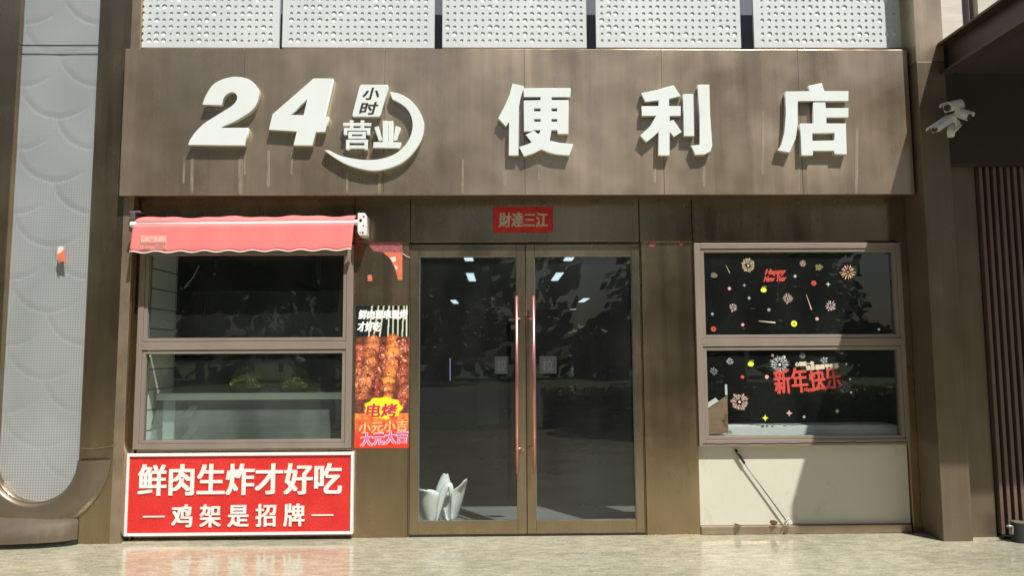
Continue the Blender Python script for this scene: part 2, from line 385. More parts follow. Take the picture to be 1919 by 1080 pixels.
# windows: brown painted frames, two lights each
def window(x0, x1, z0, z1, panes, bars, y):
    fr = MB()
    # outer frame ring + inner sash steps built as butted bars
    (zl0, zl1), (zu0, zu1) = panes; gx0, gx1 = bars
    fr.box(x0, gx0-.03, y, y+.12, z0, z1); fr.box(gx1+.03, x1, y, y+.12, z0, z1)
    fr.box(gx0-.03, gx1+.03, y, y+.12, z0, zl0-.028); fr.box(gx0-.03, gx1+.03, y, y+.12, zu1+.028, z1)
    midl, midu = zl1+.03, zu0-.03
    fr.box(gx0-.03, gx1+.03, y, y+.12, midl, midu)
    o = fr.build('window', M['frame_paint'], B, .003)
    for a, c in ((zl0, zl1), (zu0, zu1)):
        s = MB()                                              # sash, 6 mm back from the frame
        s.box(gx0-.0285, gx0, y+.008, y+.07, a-.026, c+.026); s.box(gx1, gx1+.0285, y+.008, y+.07, a-.026, c+.026)
        s.box(gx0, gx1, y+.008, y+.07, a-.026, a); s.box(gx0, gx1, y+.008, y+.07, c, c+.026)
        s.build('sash', M['frame_paint'], o, .002)
        g = MB(); g.box(gx0+.004, gx1-.004, y+.034, y+.038, a+.004, c-.004); g.build('pane', M['glass'], o)
        k = MB(); k.box(gx0, gx0+.004, y+.03, y+.042, a, c); k.box(gx1-.004, gx1, y+.03, y+.042, a, c)
        k.box(gx0+.004, gx1-.004, y+.03, y+.042, a, a+.004); k.box(gx0+.004, gx1-.004, y+.03, y+.042, c-.004, c)
        k.build('glazing_bead', M['steel'], o)
    return o
WY = -.03
GY = WY+.034                                          # outer face of the window glass
winL = window(WLx0, WLx1, WLz0, WLz1, ((Z(450, 825, GY), Z(450, 663, GY)), (Z(450, 634, GY), 2.30)), (X(277, 640, GY), X(643, 640, GY)), WY)
winR = window(WRx0, WRx1, WRz0, WRz1, ((Z(1500, 817, GY), Z(1500, 656, GY)), (Z(1500, 628, GY), Z(1500, 473, GY))), (X(1322, 640, GY), X(1678, 640, GY)), WY)
b = MB(); zw = Z(1450, 831.5, WY); b.tube([(WRx0+.025+(WRx1-WRx0-.05)*k/60, WY-.0015, zw+.0022*math.sin(k*.9)+.0012*math.sin(k*2.3)) for k in range(61)], .0028, 6); b.build('seal', M['gasket'], winR)
part('window_sill', M['white_paint'], .004, (WRx0+.01, WRx1-.01,   .151, .42, WRz0-.06, Z(1500, 798, .16)))

# double door
DY = .02
mid = X(986, 700, DY)
glz0, glz1 = Z(960, 976, .05), Z(960, 482, .05)
doorx = [(Dx0, mid-.003, X(786, 700, .05), X(968.5, 700, .05)), (mid+.003, Dx1, X(1003, 700, .05), X(1186, 700, .05))]
part('door_frame', M['door_metal'], .002, (Dx0-.010, Dx0-.002, DY-.005, .15, .004, 2.398))
part('door_frame', M['door_metal'], .002, (Dx1+.002, Dx1+.010, DY-.005, .15, .004, 2.398))
for k, (x0, x1, g0, g1) in enumerate(doorx):
    f = MB(); z0, z1 = .014, 2.385
    f.box(x0, g0, DY, DY+.055, z0, z1); f.box(g1, x1, DY, DY+.055, z0, z1)
    f.box(g0, g1, DY, DY+.055, z0, glz0); f.box(g0, g1, DY, DY+.055, glz1, z1)
    o = f.build('door', M['door_metal'], B, .003)
    p_ = MB(); p_.box(g0+.003, g1-.003, DY+.026, DY+.034, glz0+.003, glz1-.003); p_.build('pane', M['glass'], o)
    k_ = MB(); k_.box(g0, g0+.004, DY+.012, DY+.024, glz0, glz1); k_.box(g1-.004, g1, DY+.012, DY+.024, glz0, glz1)
    k_.box(g0+.004, g1-.004, DY+.012, DY+.024, glz0, glz0+.005); k_.box(g0+.004, g1-.004, DY+.012, DY+.024, glz1-.004, glz1)
    k_.build('glazing_bead', M['steel'], o)
    hx = X(968.5 if k == 0 else 1000.5, 700, -.05)
    h = MB(); h.tube([(hx, -.05, Z(985, 888, -.05)), (hx, -.05, Z(985, 555, -.05))], .0135, 14)
    for zz in (Z(985, 842, -.05), Z(985, 598, -.05)):
        s = 1 if k == 0 else -1
        h.tube([(hx, -.05, zz), (hx+s*.030, -.03, zz), (hx+s*.034, DY, zz)], .009, 10)
    h.build('handle', M['handle'], o, 0, True)
    l_ = MB(); lx = X(979 if k == 0 else 992, 843, DY)
    l_.tube([(lx, DY-.012, Z(985, 843, DY)), (lx, DY, Z(985, 843, DY))], .017 if k == 0 else .012, 14); l_.build('lock', M['brass'], o)
part('threshold', M['gasket'], 0, (Dx0, Dx1, .01, .15, .0008, .0125))
part('door_gasket', M['gasket'], 0, (mid-.0028, mid+.0028, DY+.006, DY+.05, .014, 2.385))
f = MB(); f.box(Dx0, Dx1, DY+.006, .15, 2.387, 2.402); f.build('door_gasket', M['gasket'], B)

# interior shell
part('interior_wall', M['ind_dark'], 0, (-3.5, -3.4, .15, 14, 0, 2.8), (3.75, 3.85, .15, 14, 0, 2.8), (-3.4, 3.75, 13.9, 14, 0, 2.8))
fl = vary('grey_floor_tile', (.16, .16, .155), (.21, .21, .20), (1.2, 1.2, 1), .3)
tag(MB().box(-3.4, 3.75, .14, 13.9, -.05, .002).build('floor', fl), 'grey tiled floor inside the shop', 'floor', kind='structure')
tag(MB().box(-3.4, 3.75, .152, 13.9, 2.72, 2.8).build('ceiling', M['ceiling']), 'grey ceiling inside the shop', 'ceiling', kind='structure')
def tilemat():
    m = mat('pale_tile_wall', (.45, .47, .42), .35); p = m.node_tree.nodes['Principled BSDF']
    mp = coords(m, (1, 1, 1)); sw = nd(m, 'ShaderNodeSeparateXYZ'); ln(m, mp, sw.inputs[0])
    cb = nd(m, 'ShaderNodeCombineXYZ'); ln(m, sw.outputs[1], cb.inputs[0]); ln(m, sw.outputs[2], cb.inputs[1])
    br = nd(m, 'ShaderNodeTexBrick'); ln(m, cb.outputs[0], br.inputs['Vector']); br.offset = 0
    br.inputs['Scale'].default_value = 1; br.inputs['Brick Width'].default_value = .6; br.inputs['Row Height'].default_value = .17
    br.inputs['Mortar Size'].default_value = .006
    br.inputs['Color1'].default_value = (.70, .73, .65, 1); br.inputs['Color2'].default_value = (.75, .77, .70, 1); br.inputs['Mortar'].default_value = (.12, .12, .11, 1)
    ln(m, br.outputs[0], p.inputs['Base Color']); return m
part('interior_wall', tilemat(), 0, (-3.08, X(285, 600, .16), .152, .62, 0, 2.715))

# ---------------------------------------------------------------- perforated panels above the sign
PY = -.09
def perforated(px0, px1, cols, seed, label, tilt):
    r = random.Random(seed)
    x0, x1 = X(px0, 60, PY), X(px1, 60, PY); z0 = Z((px0+px1)/2, 89, PY)+.002; rows = 13; pit = .0595
    top = z0+.035+rows*pit
    mx = (x1-x0-cols*pit)/2
    m = MB(); T = .002
    def cell(a, b_, c, d, rad):
        cx, cz = (a+b_)/2, (c+d)/2; n = 12; N = 4*3
        ring = []; sq = []
        for k in range(n):
            q = 2*math.pi*(k+.5)/n; ring.append((cx+rad*math.cos(q), cz+rad*math.sin(q)))
            dx, dz = math.cos(q), math.sin(q); s = 1/max(abs(dx), abs(dz))
            sq.append((cx+(b_-a)/2*dx*s, cz+(d-c)/2*dz*s))
        # corners snapped so that cells tile without gaps
        for k in (1, 4, 7, 10):
            pass
        vs = [(p[0], PY, p[1]) for p in sq]+[(p[0], PY, p[1]) for p in ring]+[(p[0], PY+T, p[1]) for p in ring]
        fs = []
        for k in range(n):
            k2 = (k+1) % n
            fs.append((k, k2, n+k2, n+k)); fs.append((n+k, n+k2, 2*n+k2, 2*n+k))
        m.add(vs, fs)
        for sx, sz in ((1, 1), (-1, 1), (-1, -1), (1, -1)):     # little corner triangles
            cs = (cx+sx*(b_-a)/2, cz+sz*(d-c)/2)
            near = sorted(range(n), key=lambda k: (sq[k][0]-cs[0])**2+(sq[k][1]-cs[1])**2)[:2]
            m.add([(cs[0], PY, cs[1]), (sq[near[0]][0], PY, sq[near[0]][1]), (sq[near[1]][0], PY, sq[near[1]][1])], [(0, 1, 2)])
    for j in range(rows):
        for i in range(cols):
            a = x0+mx+i*pit; c = z0+.03+j*pit
            cell(a, a+pit, c, c+pit, r.choice([.010, .0125, .0125, .0145, .0145, .018, .022]))
    ze = z0+.03+rows*pit
    def fl_(a, b_, c, d): m.add([(a, PY, c), (b_, PY, c), (b_, PY, d), (a, PY, d)], [(0, 1, 2, 3)])
    fl_(x0, x1, z0, z0+.03); fl_(x0, x1, ze, ze+.05); fl_(x0, x0+mx, z0+.03, ze); fl_(x1-mx, x1, z0+.03, ze)
    # folded edges
    e = ze+.05
    m.add([(x0, PY, z0), (x1, PY, z0), (x1, PY+.03, z0), (x0, PY+.03, z0)], [(0, 1, 2, 3)])
    m.add([(x0, PY, z0), (x0, PY+.03, z0), (x0, PY+.03, e), (x0, PY, e)], [(0, 1, 2, 3)])
    m.add([(x1, PY, z0), (x1, PY+.03, z0), (x1, PY+.03, e), (x1, PY, e)], [(0, 1, 2, 3)])
    t = thing('perforated_panel', ((x0+x1)/2, PY, z0), label, 'panel', 'perforated white panels above the fascia')
    m.build('perforated_sheet', M['perf'], t)
    l = MB(); l.box(x0+.004, x1-.004, PY+.0085, PY+.0155, z0+.003, e-.003); l.build('liner', M['liner'], t)
    t.rotation_euler = (tilt[0], tilt[1], 0)
perforated(237, 523, 20, 1, 'white perforated panel above the figure 2 at the left end of the row', (0, .001))
perforated(529, 814, 20, 2, 'white perforated panel second from the left, above the crescent sign', (0, .0035))
perforated(829, 1099, 20, 3, 'white perforated panel in the middle of the row above the fascia', (0, .0015))
perforated(1117, 1388, 20, 4, 'white perforated panel second from the right, above the middle of 便利店', (0, .001))
perforated(1413, 1692, 20, 5, 'white perforated panel half shaded beside the pier at the right end', (0, .0))

# ---------------------------------------------------------------- shop sign lettering
LY = FY-.055; LD = .05
def cropA(p): return P(330+p[0]/3.838, 120+p[1]/3.838, LY)
def cropB(p): return P(900+p[0]/2.665, 120+p[1]/2.665, LY)
def letter(name, polys, crop, parent, depth=LD):
    pp = []
    for q in polys: pp.append([(v.x, v.z) for v in (crop(a) for a in q)])
    me = curve_mesh(pp, depth, .002)
    me.transform(Matrix.Translation((0, LY, 0)))
    o = finish(name, me, [M['white_letter'], M['letter_side']], parent)
    for f_ in o.data.polygons:
        f_.material_index = 0 if f_.normal.y < -.3 else 1
    return o
sgn = thing('opening_hours_sign', (X(570, 230, FY), FY, 3.05), 'raised white 24 小时营业 sign with a crescent sweep, left on the fascia', 'sign')
two = catmull([(190,290),(215,225),(260,155),(320,115),(390,95),(440,92),(510,105),(560,140),(592,190),(592,235),(570,300),(520,350),(420,410),(330,450)], 5, False)
two += [(322,459),(515,460),(495,583),(88,580)]+catmull([(100,545),(140,490),(200,430),(300,365),(390,310),(430,270),(440,235),(425,208),(400,200),(365,215),(340,245),(325,292)], 5, False)
letter('digit', [two], cropA, sgn)
letter('digit', [[(990,103),(1128,105),(1065,378),(1096,380),(1072,485),(1005,487),(980,583),(845,583),(870,483),(668,470),(695,360)], [(945,250),(818,365),(918,367)]], cropA, sgn)
arc = catmull([(1540,200),(1600,212),(1670,250),(1730,310),(1770,385),(1782,450),(1765,540),(1710,630),(1630,705),(1530,748),(1430,765),(1330,752),(1230,722),(1140,672),(1070,620)], 5, False)
arc += catmull([(1098,622),(1180,660),(1280,683),(1380,692),(1470,684),(1560,655),(1630,605),(1680,535),(1702,455),(1695,385),(1665,325),(1620,285),(1555,250)], 5, False)
letter('crescent', [arc], cropA, sgn)
plq = letter('plaque', [[(1333,148),(1518,150),(1526,160),(1470,366),(1458,376),(1275,376),(1268,366),(1322,158)]], cropA, sgn)
def crop_box(x0, y0, x1, y1): return 330+x0/3.838, 120+y0/3.838, 330+x1/3.838, 120+y1/3.838
text_px('character', '小', *crop_box(1345, 168, 1465, 255), LY-.0015, M['black'], plq, depth=.001, bold=.007, slant=.25)
text_px('character', '时', *crop_box(1325, 272, 1448, 362), LY-.0015, M['black'], plq, depth=.001, bold=.007, slant=.25)
text_px('character', '营', *crop_box(1200, 404, 1402, 614), LY, M['white_letter'], sgn, depth=.035, bold=.012)
letter('character', [[(1488,408),(1520,410),(1520,562),(1529,562),(1529,410),(1558,410),(1558,562),(1616,565),(1612,603),(1418,600),(1422,562),(1488,562)],
                     [(1428,456),(1452,448),(1484,545),(1460,553)], [(1582,446),(1614,458),(1590,545),(1562,550)]], cropA, sgn, .035)
sg2 = thing('shop_name_sign', (X(1265, 230, FY), FY, 3.1), 'three raised white characters 便利店 spaced along the right half of the fascia', 'sign')
letter('character', [[(162,98),(216,110),(200,170),(192,215),(190,455),(143,455),(145,285),(128,310),(90,270),(125,205),(148,150)],
    [(218,120),(450,120),(450,163),(355,163),(355,180),(440,180),(440,347),(388,347),(385,328),(355,328),(350,360),(345,383),(400,395),(463,400),(445,455),(380,450),(340,440),(305,425),(265,445),(220,460),(195,415),(240,400),(258,390),(228,352),(270,335),(290,352),(298,342),(302,328),(268,328),(262,335),(219,335),(219,182),(302,180),(302,163),(218,163)],
    [(268,220),(302,220),(302,236),(268,236)], [(355,220),(385,220),(385,236),(355,236)], [(268,273),(302,273),(302,288),(268,288)], [(355,273),(385,273),(385,288),(355,288)]], cropB, sg2)
letter('character', [[(805,145),(880,130),(965,106),(1000,158),(942,172),(942,210),(1000,210),(1000,257),(945,257),(945,285),(965,280),(1005,338),(968,362),(945,335),(945,455),(890,455),(892,335),(860,365),(830,388),(800,357),(850,310),(880,257),(808,257),(808,210),(892,210),(892,180),(825,187)],
    [(1015,150),(1063,150),(1068,358),(1018,358)],
    [(1088,103),(1143,103),(1147,250),(1158,405),(1150,435),(1120,450),(1075,452),(1055,408),(1098,402),(1096,250)]], cropB, sg2)
letter('character', [[(1640,108),(1705,95),(1718,135),(1838,135),(1838,183),(1585,183),(1585,300),(1575,370),(1545,440),(1485,430),(1505,405),(1520,340),(1527,250),(1527,137),(1648,135)],
    [(1665,192),(1722,192),(1725,220),(1838,220),(1838,265),(1728,265),(1728,297),(1825,297),(1830,450),(1770,448),(1768,432),(1662,432),(1660,455),(1605,455),(1600,297),(1668,297)],
    [(1658,345),(1770,343),(1770,382),(1658,384)]], cropB, sg2)

# ---------------------------------------------------------------- left decorative column with embossed mesh
TY = -.12
col = thing('decorative_column', (-3.9, 0, 0), 'wide bronze column at the left edge with a long pale metal mesh inlay', 'column')
cx, rad, zc = -3.66, .335, .655
def stad(r, ztop, n=28):
    pts = [(cx+r*math.cos(q), zc+r*math.sin(q)) for q in [math.pi*(1+k/n) for k in range(n+1)]]
    return pts+[(cx+r, ztop), (cx-r, ztop)]
me = curve_mesh([[(-5.2, .006), (-2.992, .006), (-2.992, 6.5), (-5.2, 6.5)], stad(rad, 6.4)], .10, .006)
me.transform(Matrix.Translation((0, TY, 0))); finish('cladding', me, M['bronze'], col)
# raised ring round the foot of the inlay
n = 32; b = MB(); ro = .60
q_ = [math.pi*(1+k/n) for k in range(n+1)]
prof = [(rad+.004, TY-.001), (rad+.004, TY-.035), (rad+.03, TY-.045), (ro-.10, TY-.045), (ro-.01, TY-.02), (ro, TY-.001)]
vs = []; fs = []
for q in q_:
    for r_, y_ in prof: vs.append((cx+r_*math.cos(q)*(1 if r_ < ro-.11 else .97), y_, zc+r_*math.sin(q)*(1 if r_ < .4 else .93)))
for i in range(n):
    for k in range(len(prof)-1):
        a = i*len(prof)+k; fs.append((a, a+1, a+1+len(prof), a+len(prof)))
b.add(vs, fs); b.build('ring', M['pier'], col, 0, True)
# bowed foot plate lifted off the ground, black strip painted in for the shade below
b = MB(); vs = []; fs = []; n = 24; xs_ = [-4.75+1.44*k/n for k in range(n+1)]
def bow(x): 
    t = max(0, 1-((x+4.03)/.72)**2); return TY-.004-.16*math.sqrt(t)
for x in xs_:
    for zz, k in ((.042, 1), (.10, 1), (.17, .55), (.24, .12), (.27, 0)): vs.append((x, TY-.003+(bow(x)-TY)*k, zz))
for i in range(n):
    for k in range(4): a = i*5+k; fs.append((a, a+1, a+6, a+5))
b.add(vs, fs); b.build('foot_plate', M['pier'], col, 0, True)
b = MB(); vs = [(x, min(TY-.004, bow(x)+.012), .003) for x in xs_]+[(x, min(TY-.004, bow(x)+.012), .041) for x in xs_]
b.add(vs, [(i, i+1, n+2+i, n+1+i) for i in range(n)]); b.build('foot_shade_strip', M['gasket'], col)
# side return to the shop front
b = MB(); b.box(-3.06, -2.994, TY+.012, -.001, .006, 2.757); b.build('return_panel', M['bronze'], col, .002)
b = MB(); b.box(-3.064, -2.994, TY-.001, TY+.011, .006, 6.5); b.tube([(-2.990, TY+.001, .01), (-2.990, TY+.001, 2.75)], .004, 8); b.build('edge_glint', M['brass'], col, .004)  # brass tone paints in the sun glint along the rounded column corner
b = MB(); b.tube([P(152, 841, TY-.004), P(176, 842, TY-.004), P(213, 836, TY-.005), P(219, 829, TY-.006)], .0022, 6)
b.tube([P(219, 829, TY-.006), P(215, 862, TY-.008), P(206, 890, TY-.006)], .002, 6); b.build('sealant_strip', M['brass'], col)
# mesh inlay: fish-scale relief pressed into the sheet, fine square perforation
def meshmat():
    m = mat('grey_metal_mesh', (.42, .46, .47), .42, .35); p = m.node_tree.nodes['Principled BSDF']
    sp = nd(m, 'ShaderNodeSeparateXYZ'); ln(m, coords(m, (1, 1, 1)), sp.inputs[0])
    def wv(o, f):
        a = nd(m, 'ShaderNodeMath', operation='MULTIPLY'); ln(m, o, a.inputs[0]); a.inputs[1].default_value = f
        s = nd(m, 'ShaderNodeMath', operation='SINE'); ln(m, a.outputs[0], s.inputs[0]); return s.outputs[0]
    w1, w2 = wv(sp.outputs[0], 2*math.pi/.021), wv(sp.outputs[2], 2*math.pi/.021)
    mn = nd(m, 'ShaderNodeMath', operation='MINIMUM'); ln(m, w1, mn.inputs[0]); ln(m, w2, mn.inputs[1])
    hole = rng(m, mn.outputs[0], .15, .35, 0, 1)
    big = noise(m, (2, 2, 1.5), detail=3)
    c = mixc(m, ramp(m, big, [(.3, (.41, .43, .43)), (.7, (.49, .51, .505))]), ( .12, .135, .145), hole)
    ln(m, c, p.inputs['Base Color'])
    ln(m, bump(m, hole, .25, -.002), p.inputs['Normal'])
    return m
b = MB(); W_, H_ = 72, 480; zb, zt = zc-rad+.002, 5.4
vs = []; fs = []
def relief(x, z):
    sp, Rr = .27, .34; top = math.floor((z+Rr)/sp)
    for k in range(top+1, top-4, -1):
        ox = cx+(.5 if k % 2 else 0)*.62; ox += .62*round((x-ox)/.62)
        dx, dz = x-ox, z-k*sp
        if (dx/Rr)**2+(dz/Rr)**2 < 1:
            edge = 1-math.hypot(dx, dz)/Rr
            return .0046*(1-(dz+Rr)/(2*Rr))*min(1, edge*6)
    return 0
for j in range(H_+1):
    z = zb+(zt-zb)*j/H_
    hw = rad if z > zc else math.sqrt(max(0, rad*rad-(zc-z)**2))
    for i in range(W_+1):
        x = cx+hw*(2*i/W_-1); vs.append((x, TY+.055-relief(x, z), z))
for j in range(H_):
    for i in range(W_): a = j*(W_+1)+i; fs.append((a, a+1, a+W_+2, a+W_+1))
b.add(vs, fs); b.build('mesh_panel', meshmat(), col, 0, True)
b = MB(); b.box(cx-rad, cx+rad, TY+.09, TY+.1, .3, 6.4); b.build('backing', M['slate'], col)
b = MB(); b.box(X(28, 83, TY), X(183, 83, TY), TY+.018, TY+.0225, Z(100, 84, TY), Z(100, 82, TY)); b.build('panel_joint', M['gasket'], col)

# ---------------------------------------------------------------- canopy, slats and wall on the right
can = thing('entrance_canopy', (5.5, -1, 3.7), 'dark brown flat canopy with a steel channel edge reaching out at top right', 'canopy')
ex, ez1, ez0, yf = 3.61, 4.0, 3.735, -1.89
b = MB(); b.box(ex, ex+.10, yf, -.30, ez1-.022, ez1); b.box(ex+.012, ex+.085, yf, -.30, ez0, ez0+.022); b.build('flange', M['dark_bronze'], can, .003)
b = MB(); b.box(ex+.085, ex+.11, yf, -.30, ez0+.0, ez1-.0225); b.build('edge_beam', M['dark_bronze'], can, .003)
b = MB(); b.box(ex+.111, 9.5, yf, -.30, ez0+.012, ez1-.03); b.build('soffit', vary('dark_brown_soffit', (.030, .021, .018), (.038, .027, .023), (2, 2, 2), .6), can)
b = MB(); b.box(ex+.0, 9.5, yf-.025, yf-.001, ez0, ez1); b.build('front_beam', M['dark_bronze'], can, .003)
sw = thing('slatted_wall', (5.2, -.2, 0), 'dark brown vertical slat wall under the canopy at the right edge', 'wall')
zs1 = 2.99
b = MB(); b.box(3.945, 9.5, -.10, -.01, .02, 3.72); b.build('backing', mat('dark_brown_backing', (.020, .014, .012), .7), sw)
b = MB(); b.box(3.66, 9.5, -.2955, -.172, zs1, 3.985); b.build('header_panel', mat('dark_brown_header', (.030, .021, .019), .55), sw)
for k in range(34):
    x = 3.955+k*.0575
    b = MB(); b.box(x, x+.026, -.205-.0*k, -.101, .03, zs1-.004); b.build('slat', vary('brown_slat', (.12, .078, .06), (.15, .10, .076), (3, 3, 1), .5) if k == 0 else bpy.data.materials['brown_slat'], sw)
b = MB(); b.box(3.945, 9.5, -.24, -.011, .004, .019); b.build('base_plate', M['gasket'], sw)
# building above and behind the canopy
ub = thing('upper_wall', (5.2, .4, 3.9), 'cream stone clad wall with a tall window above the canopy', 'wall')
def cladmat():
    m = mat('cream_stone_cladding', (.6, .55, .45), .6); p = m.node_tree.nodes['Principled BSDF']
    n = noise(m, (3, 3, 14), detail=4); ln(m, ramp(m, n, [(.3, (.56, .51, .42)), (.7, (.66, .61, .51))]), p.inputs['Base Color']); ln(m, bump(m, n, .3, .01), p.inputs['Normal']); return m
wy = .05
b = MB(); xw0, xw1 = X(1803, 20, wy), X(1833, 20, wy)
b.box(3.672, xw0, wy, .4, 3.7, 6.6); b.box(xw1, 10, wy, .4, 3.7, 6.6); b.build('cladding', cladmat(), ub)
b = MB(); b.box(xw0, xw1, wy+.14, wy+.16, 3.7, 6.6); b.build('curtain', mat('mauve_grey_blind', (.34, .30, .33), .7), ub)
b = MB(); b.box((xw0+xw1)/2+.028, (xw0+xw1)/2+.05, wy+.06, wy+.1, 3.7, 6.6); b.build('window_mullion', mat('mauve_mullion', (.16, .13, .15), .5), ub)

# ---------------------------------------------------------------- red sign below the left window
rs = thing('red_menu_sign', (X(447, 930, -.04), -.04, Z(447, 1005, -.04)), 'red sign board with white border and two rows of white lettering under the left window', 'sign')
SY = -.045
c0, c1 = X(235.5, 930, SY), X(662, 930, SY); s0, s1 = Z(447, 1004, SY), Z(447, 850, SY)
b = MB(); b.box(c0+.022, c1-.022, SY, -.005, s0+.022, s1-.022); b.build('board', M['red_board'], rs)
b = MB(); b.box(c0, c0+.0215, SY-.012, -.004, s0, s1); b.box(c1-.0215, c1, SY-.012, -.004, s0, s1)
b.box(c0+.0215, c1-.0215, SY-.012, -.004, s0, s0+.0215); b.box(c0+.0215, c1-.0215, SY-.012, -.004, s1-.0215, s1); b.build('border', M['white_paint'], rs, .003)
text_px('lettering', '鲜肉生炸才好吃', 258, 870, 641, 929, SY-.006, M['sign_letter'], rs, depth=.0055, bold=.016, vbold=.006)
text_px('lettering', '鸡 架 是 招 牌', 321, 946, 571, 989, SY-.006, M['sign_letter'], rs, depth=.0055, bold=.010, vbold=.005)
for a, c in ((268, 309), (584, 625)):
    b = MB(); b.box(X(a, 967, SY), X(c, 967, SY), SY-.006, SY-.0002, Z(447, 969, SY), Z(447, 966.5, SY)); b.build('dash', M['sign_letter'], rs)

# ---------------------------------------------------------------- awning
aw = thing('window_awning', (X(455, 430, -.1), -.1, 2.33), 'rolled up red window awning with a scalloped white edged valance', 'awning')
AY = -.205
ax0, ax1 = X(248, 430, AY), X(668, 430, AY); bz0, bz1 = Z(250, 421, AY), Z(668, 417, AY)
b = MB(); b.tube([(ax0, AY, bz0), (ax1, AY, bz1)], .017, 14)
b.build('front_bar', M['white_paint'], aw, 0, True)
b = MB(); b.tube([(ax0-.012, AY, bz0), (ax0+.03, AY, bz0)], .024, 14); b.build('bar_end', M['white_plastic'], aw, 0); b = MB(); b.tube([(ax1-.02, AY, bz1), (ax1+.012, AY, bz1)], .022, 14); b.build('bar_end', M['white_plastic'], aw, 0)
b = MB(); n = 84; vs = []; fs = []
NR = 9
for i in range(n+1):
    t = i/n; x = ax0+.012+(ax1-ax0-.03)*t; zb_ = bz0+(bz1-bz0)*t
    xb = X(246, 472, AY)+(X(660, 472, AY)-X(246, 472, AY))*t
    wv = .0075*math.sin(2*math.pi*(t*9.2+.15)); zbot = Z(247, 473, AY-.01)+(Z(660, 468, AY-.01)-Z(247, 473, AY-.01))*t+wv
    ripple = .003*math.sin(2*math.pi*t*4.6+1)
    for k in range(NR):
        u = k/(NR-1); yy = AY-.018-.016*u+ripple*u*u
        vs.append((x+(xb-x)*u, yy, zb_-.004+(zbot-zb_)*u))
for i in range(n):
    for k in range(NR-1): a = i*NR+k; fs.append((a, a+1, a+NR+1, a+NR))
b.add(vs, fs); o = b.build('valance', M['awning'], aw, 0, True)
sd = o.modifiers.new('thickness', 'SOLIDIFY'); sd.thickness = .002
edge = [vs[i*NR+NR-1] for i in range(n+1)]
b = MB(); b.tube([Vector(e)+Vector((0, -.001, 0)) for e in edge], .0048, 6); b.build('edge_binding', M['white_paint'], aw, 0, True)
# canopy cloth from the roller down to the bar, and roller behind
b = MB(); vs = []; fs = []
for i in range(n+1):
    t = i/n; x = ax0+.012+(ax1-ax0-.03)*t; zb_ = bz0+(bz1-bz0)*t; sag = .006*math.sin(t*19)+.004*math.sin(t*47)
    for k in range(6):
        u = k/5; vs.append((x, -.045+(AY-.012+.045)*u, zb_+.014+(1-u)*.05+(.030+sag)*math.sin(math.pi*u*.9+.2)))
for i in range(n):
    for k in range(5): a = i*6+k; fs.append((a, a+1, a+7, a+6))
b.add(vs, fs); o = b.build('cloth', M['awning'], aw, 0, True); sd = o.modifiers.new('thickness', 'SOLIDIFY'); sd.thickness = .002
b = MB(); b.tube([(ax0+.02, -.045, bz0+.05), (ax1-.02, -.045, bz1+.05)], .032, 14); b.build('roller', M['awning'], aw, 0, True)
bx = X(678, 420, -.13)
bp = MB(); bp.prism([(X(670, 420, -.15), Z(678, 399, -.15)), (X(683, 420, -.15), Z(678, 399, -.15)), (X(687, 420, -.15), Z(678, 405, -.15)), (X(687, 420, -.15), Z(678, 441, -.15)), (X(673, 420, -.15), Z(678, 441, -.15)), (X(670, 420, -.15), Z(678, 434, -.15))], -.15, -.004)
br_ = bp.build('bracket', M['white_paint'], aw, .003)
for (px, py, r_) in ((682, 406, .007), (681, 423, .006), (680, 436, .008), (676, 413, .012), (675, 436, .005)):
    p = P(px, py, -.15); b = MB(); b.tube([(p.x, -.1525, p.z), (p.x, -.1495, p.z)], r_, 8); b.build('bolt', M['black_metal'], br_)
b = MB(); q = [P(243, 397, -.2), P(262, 397, -.14), P(262, 410, -.1)]
b.box(X(244, 400, -.17), X(252, 400, -.17), -.17, -.004, Z(250, 412, -.15), Z(250, 399, -.15)); b.box(X(242, 398, -.17), X(262, 398, -.17), -.17, -.004, Z(250, 399, -.15)+.0005, Z(250, 396, -.15)); b.build('bracket', M['steel'], aw, .003)
lab = MB(); ly = AY-.042; pale = mat('faded_pink_print', (.80, .33, .29), .7); pale2 = mat('cream_print', (.84, .52, .40), .7)
for q in ((263, 441, 312, 456), (263, 457.5, 312, 468)):
    lab.box(X(q[0], 455, ly), X(q[2], 455, ly), ly, ly+.0015, Z(288, q[3], ly), Z(288, q[1], ly))
lab = lab.build('label_patch', pale, aw)
text_px('lettering', '品质户外遮阳', 265, 444, 310, 454, ly-.001, pale2, lab, depth=.0005, bold=.004)
text_px('lettering', '13227706882', 265, 458.5, 310, 467, ly-.001, mat('brown_red_print', (.5, .2, .17), .7), lab, depth=.0005, bold=.001)

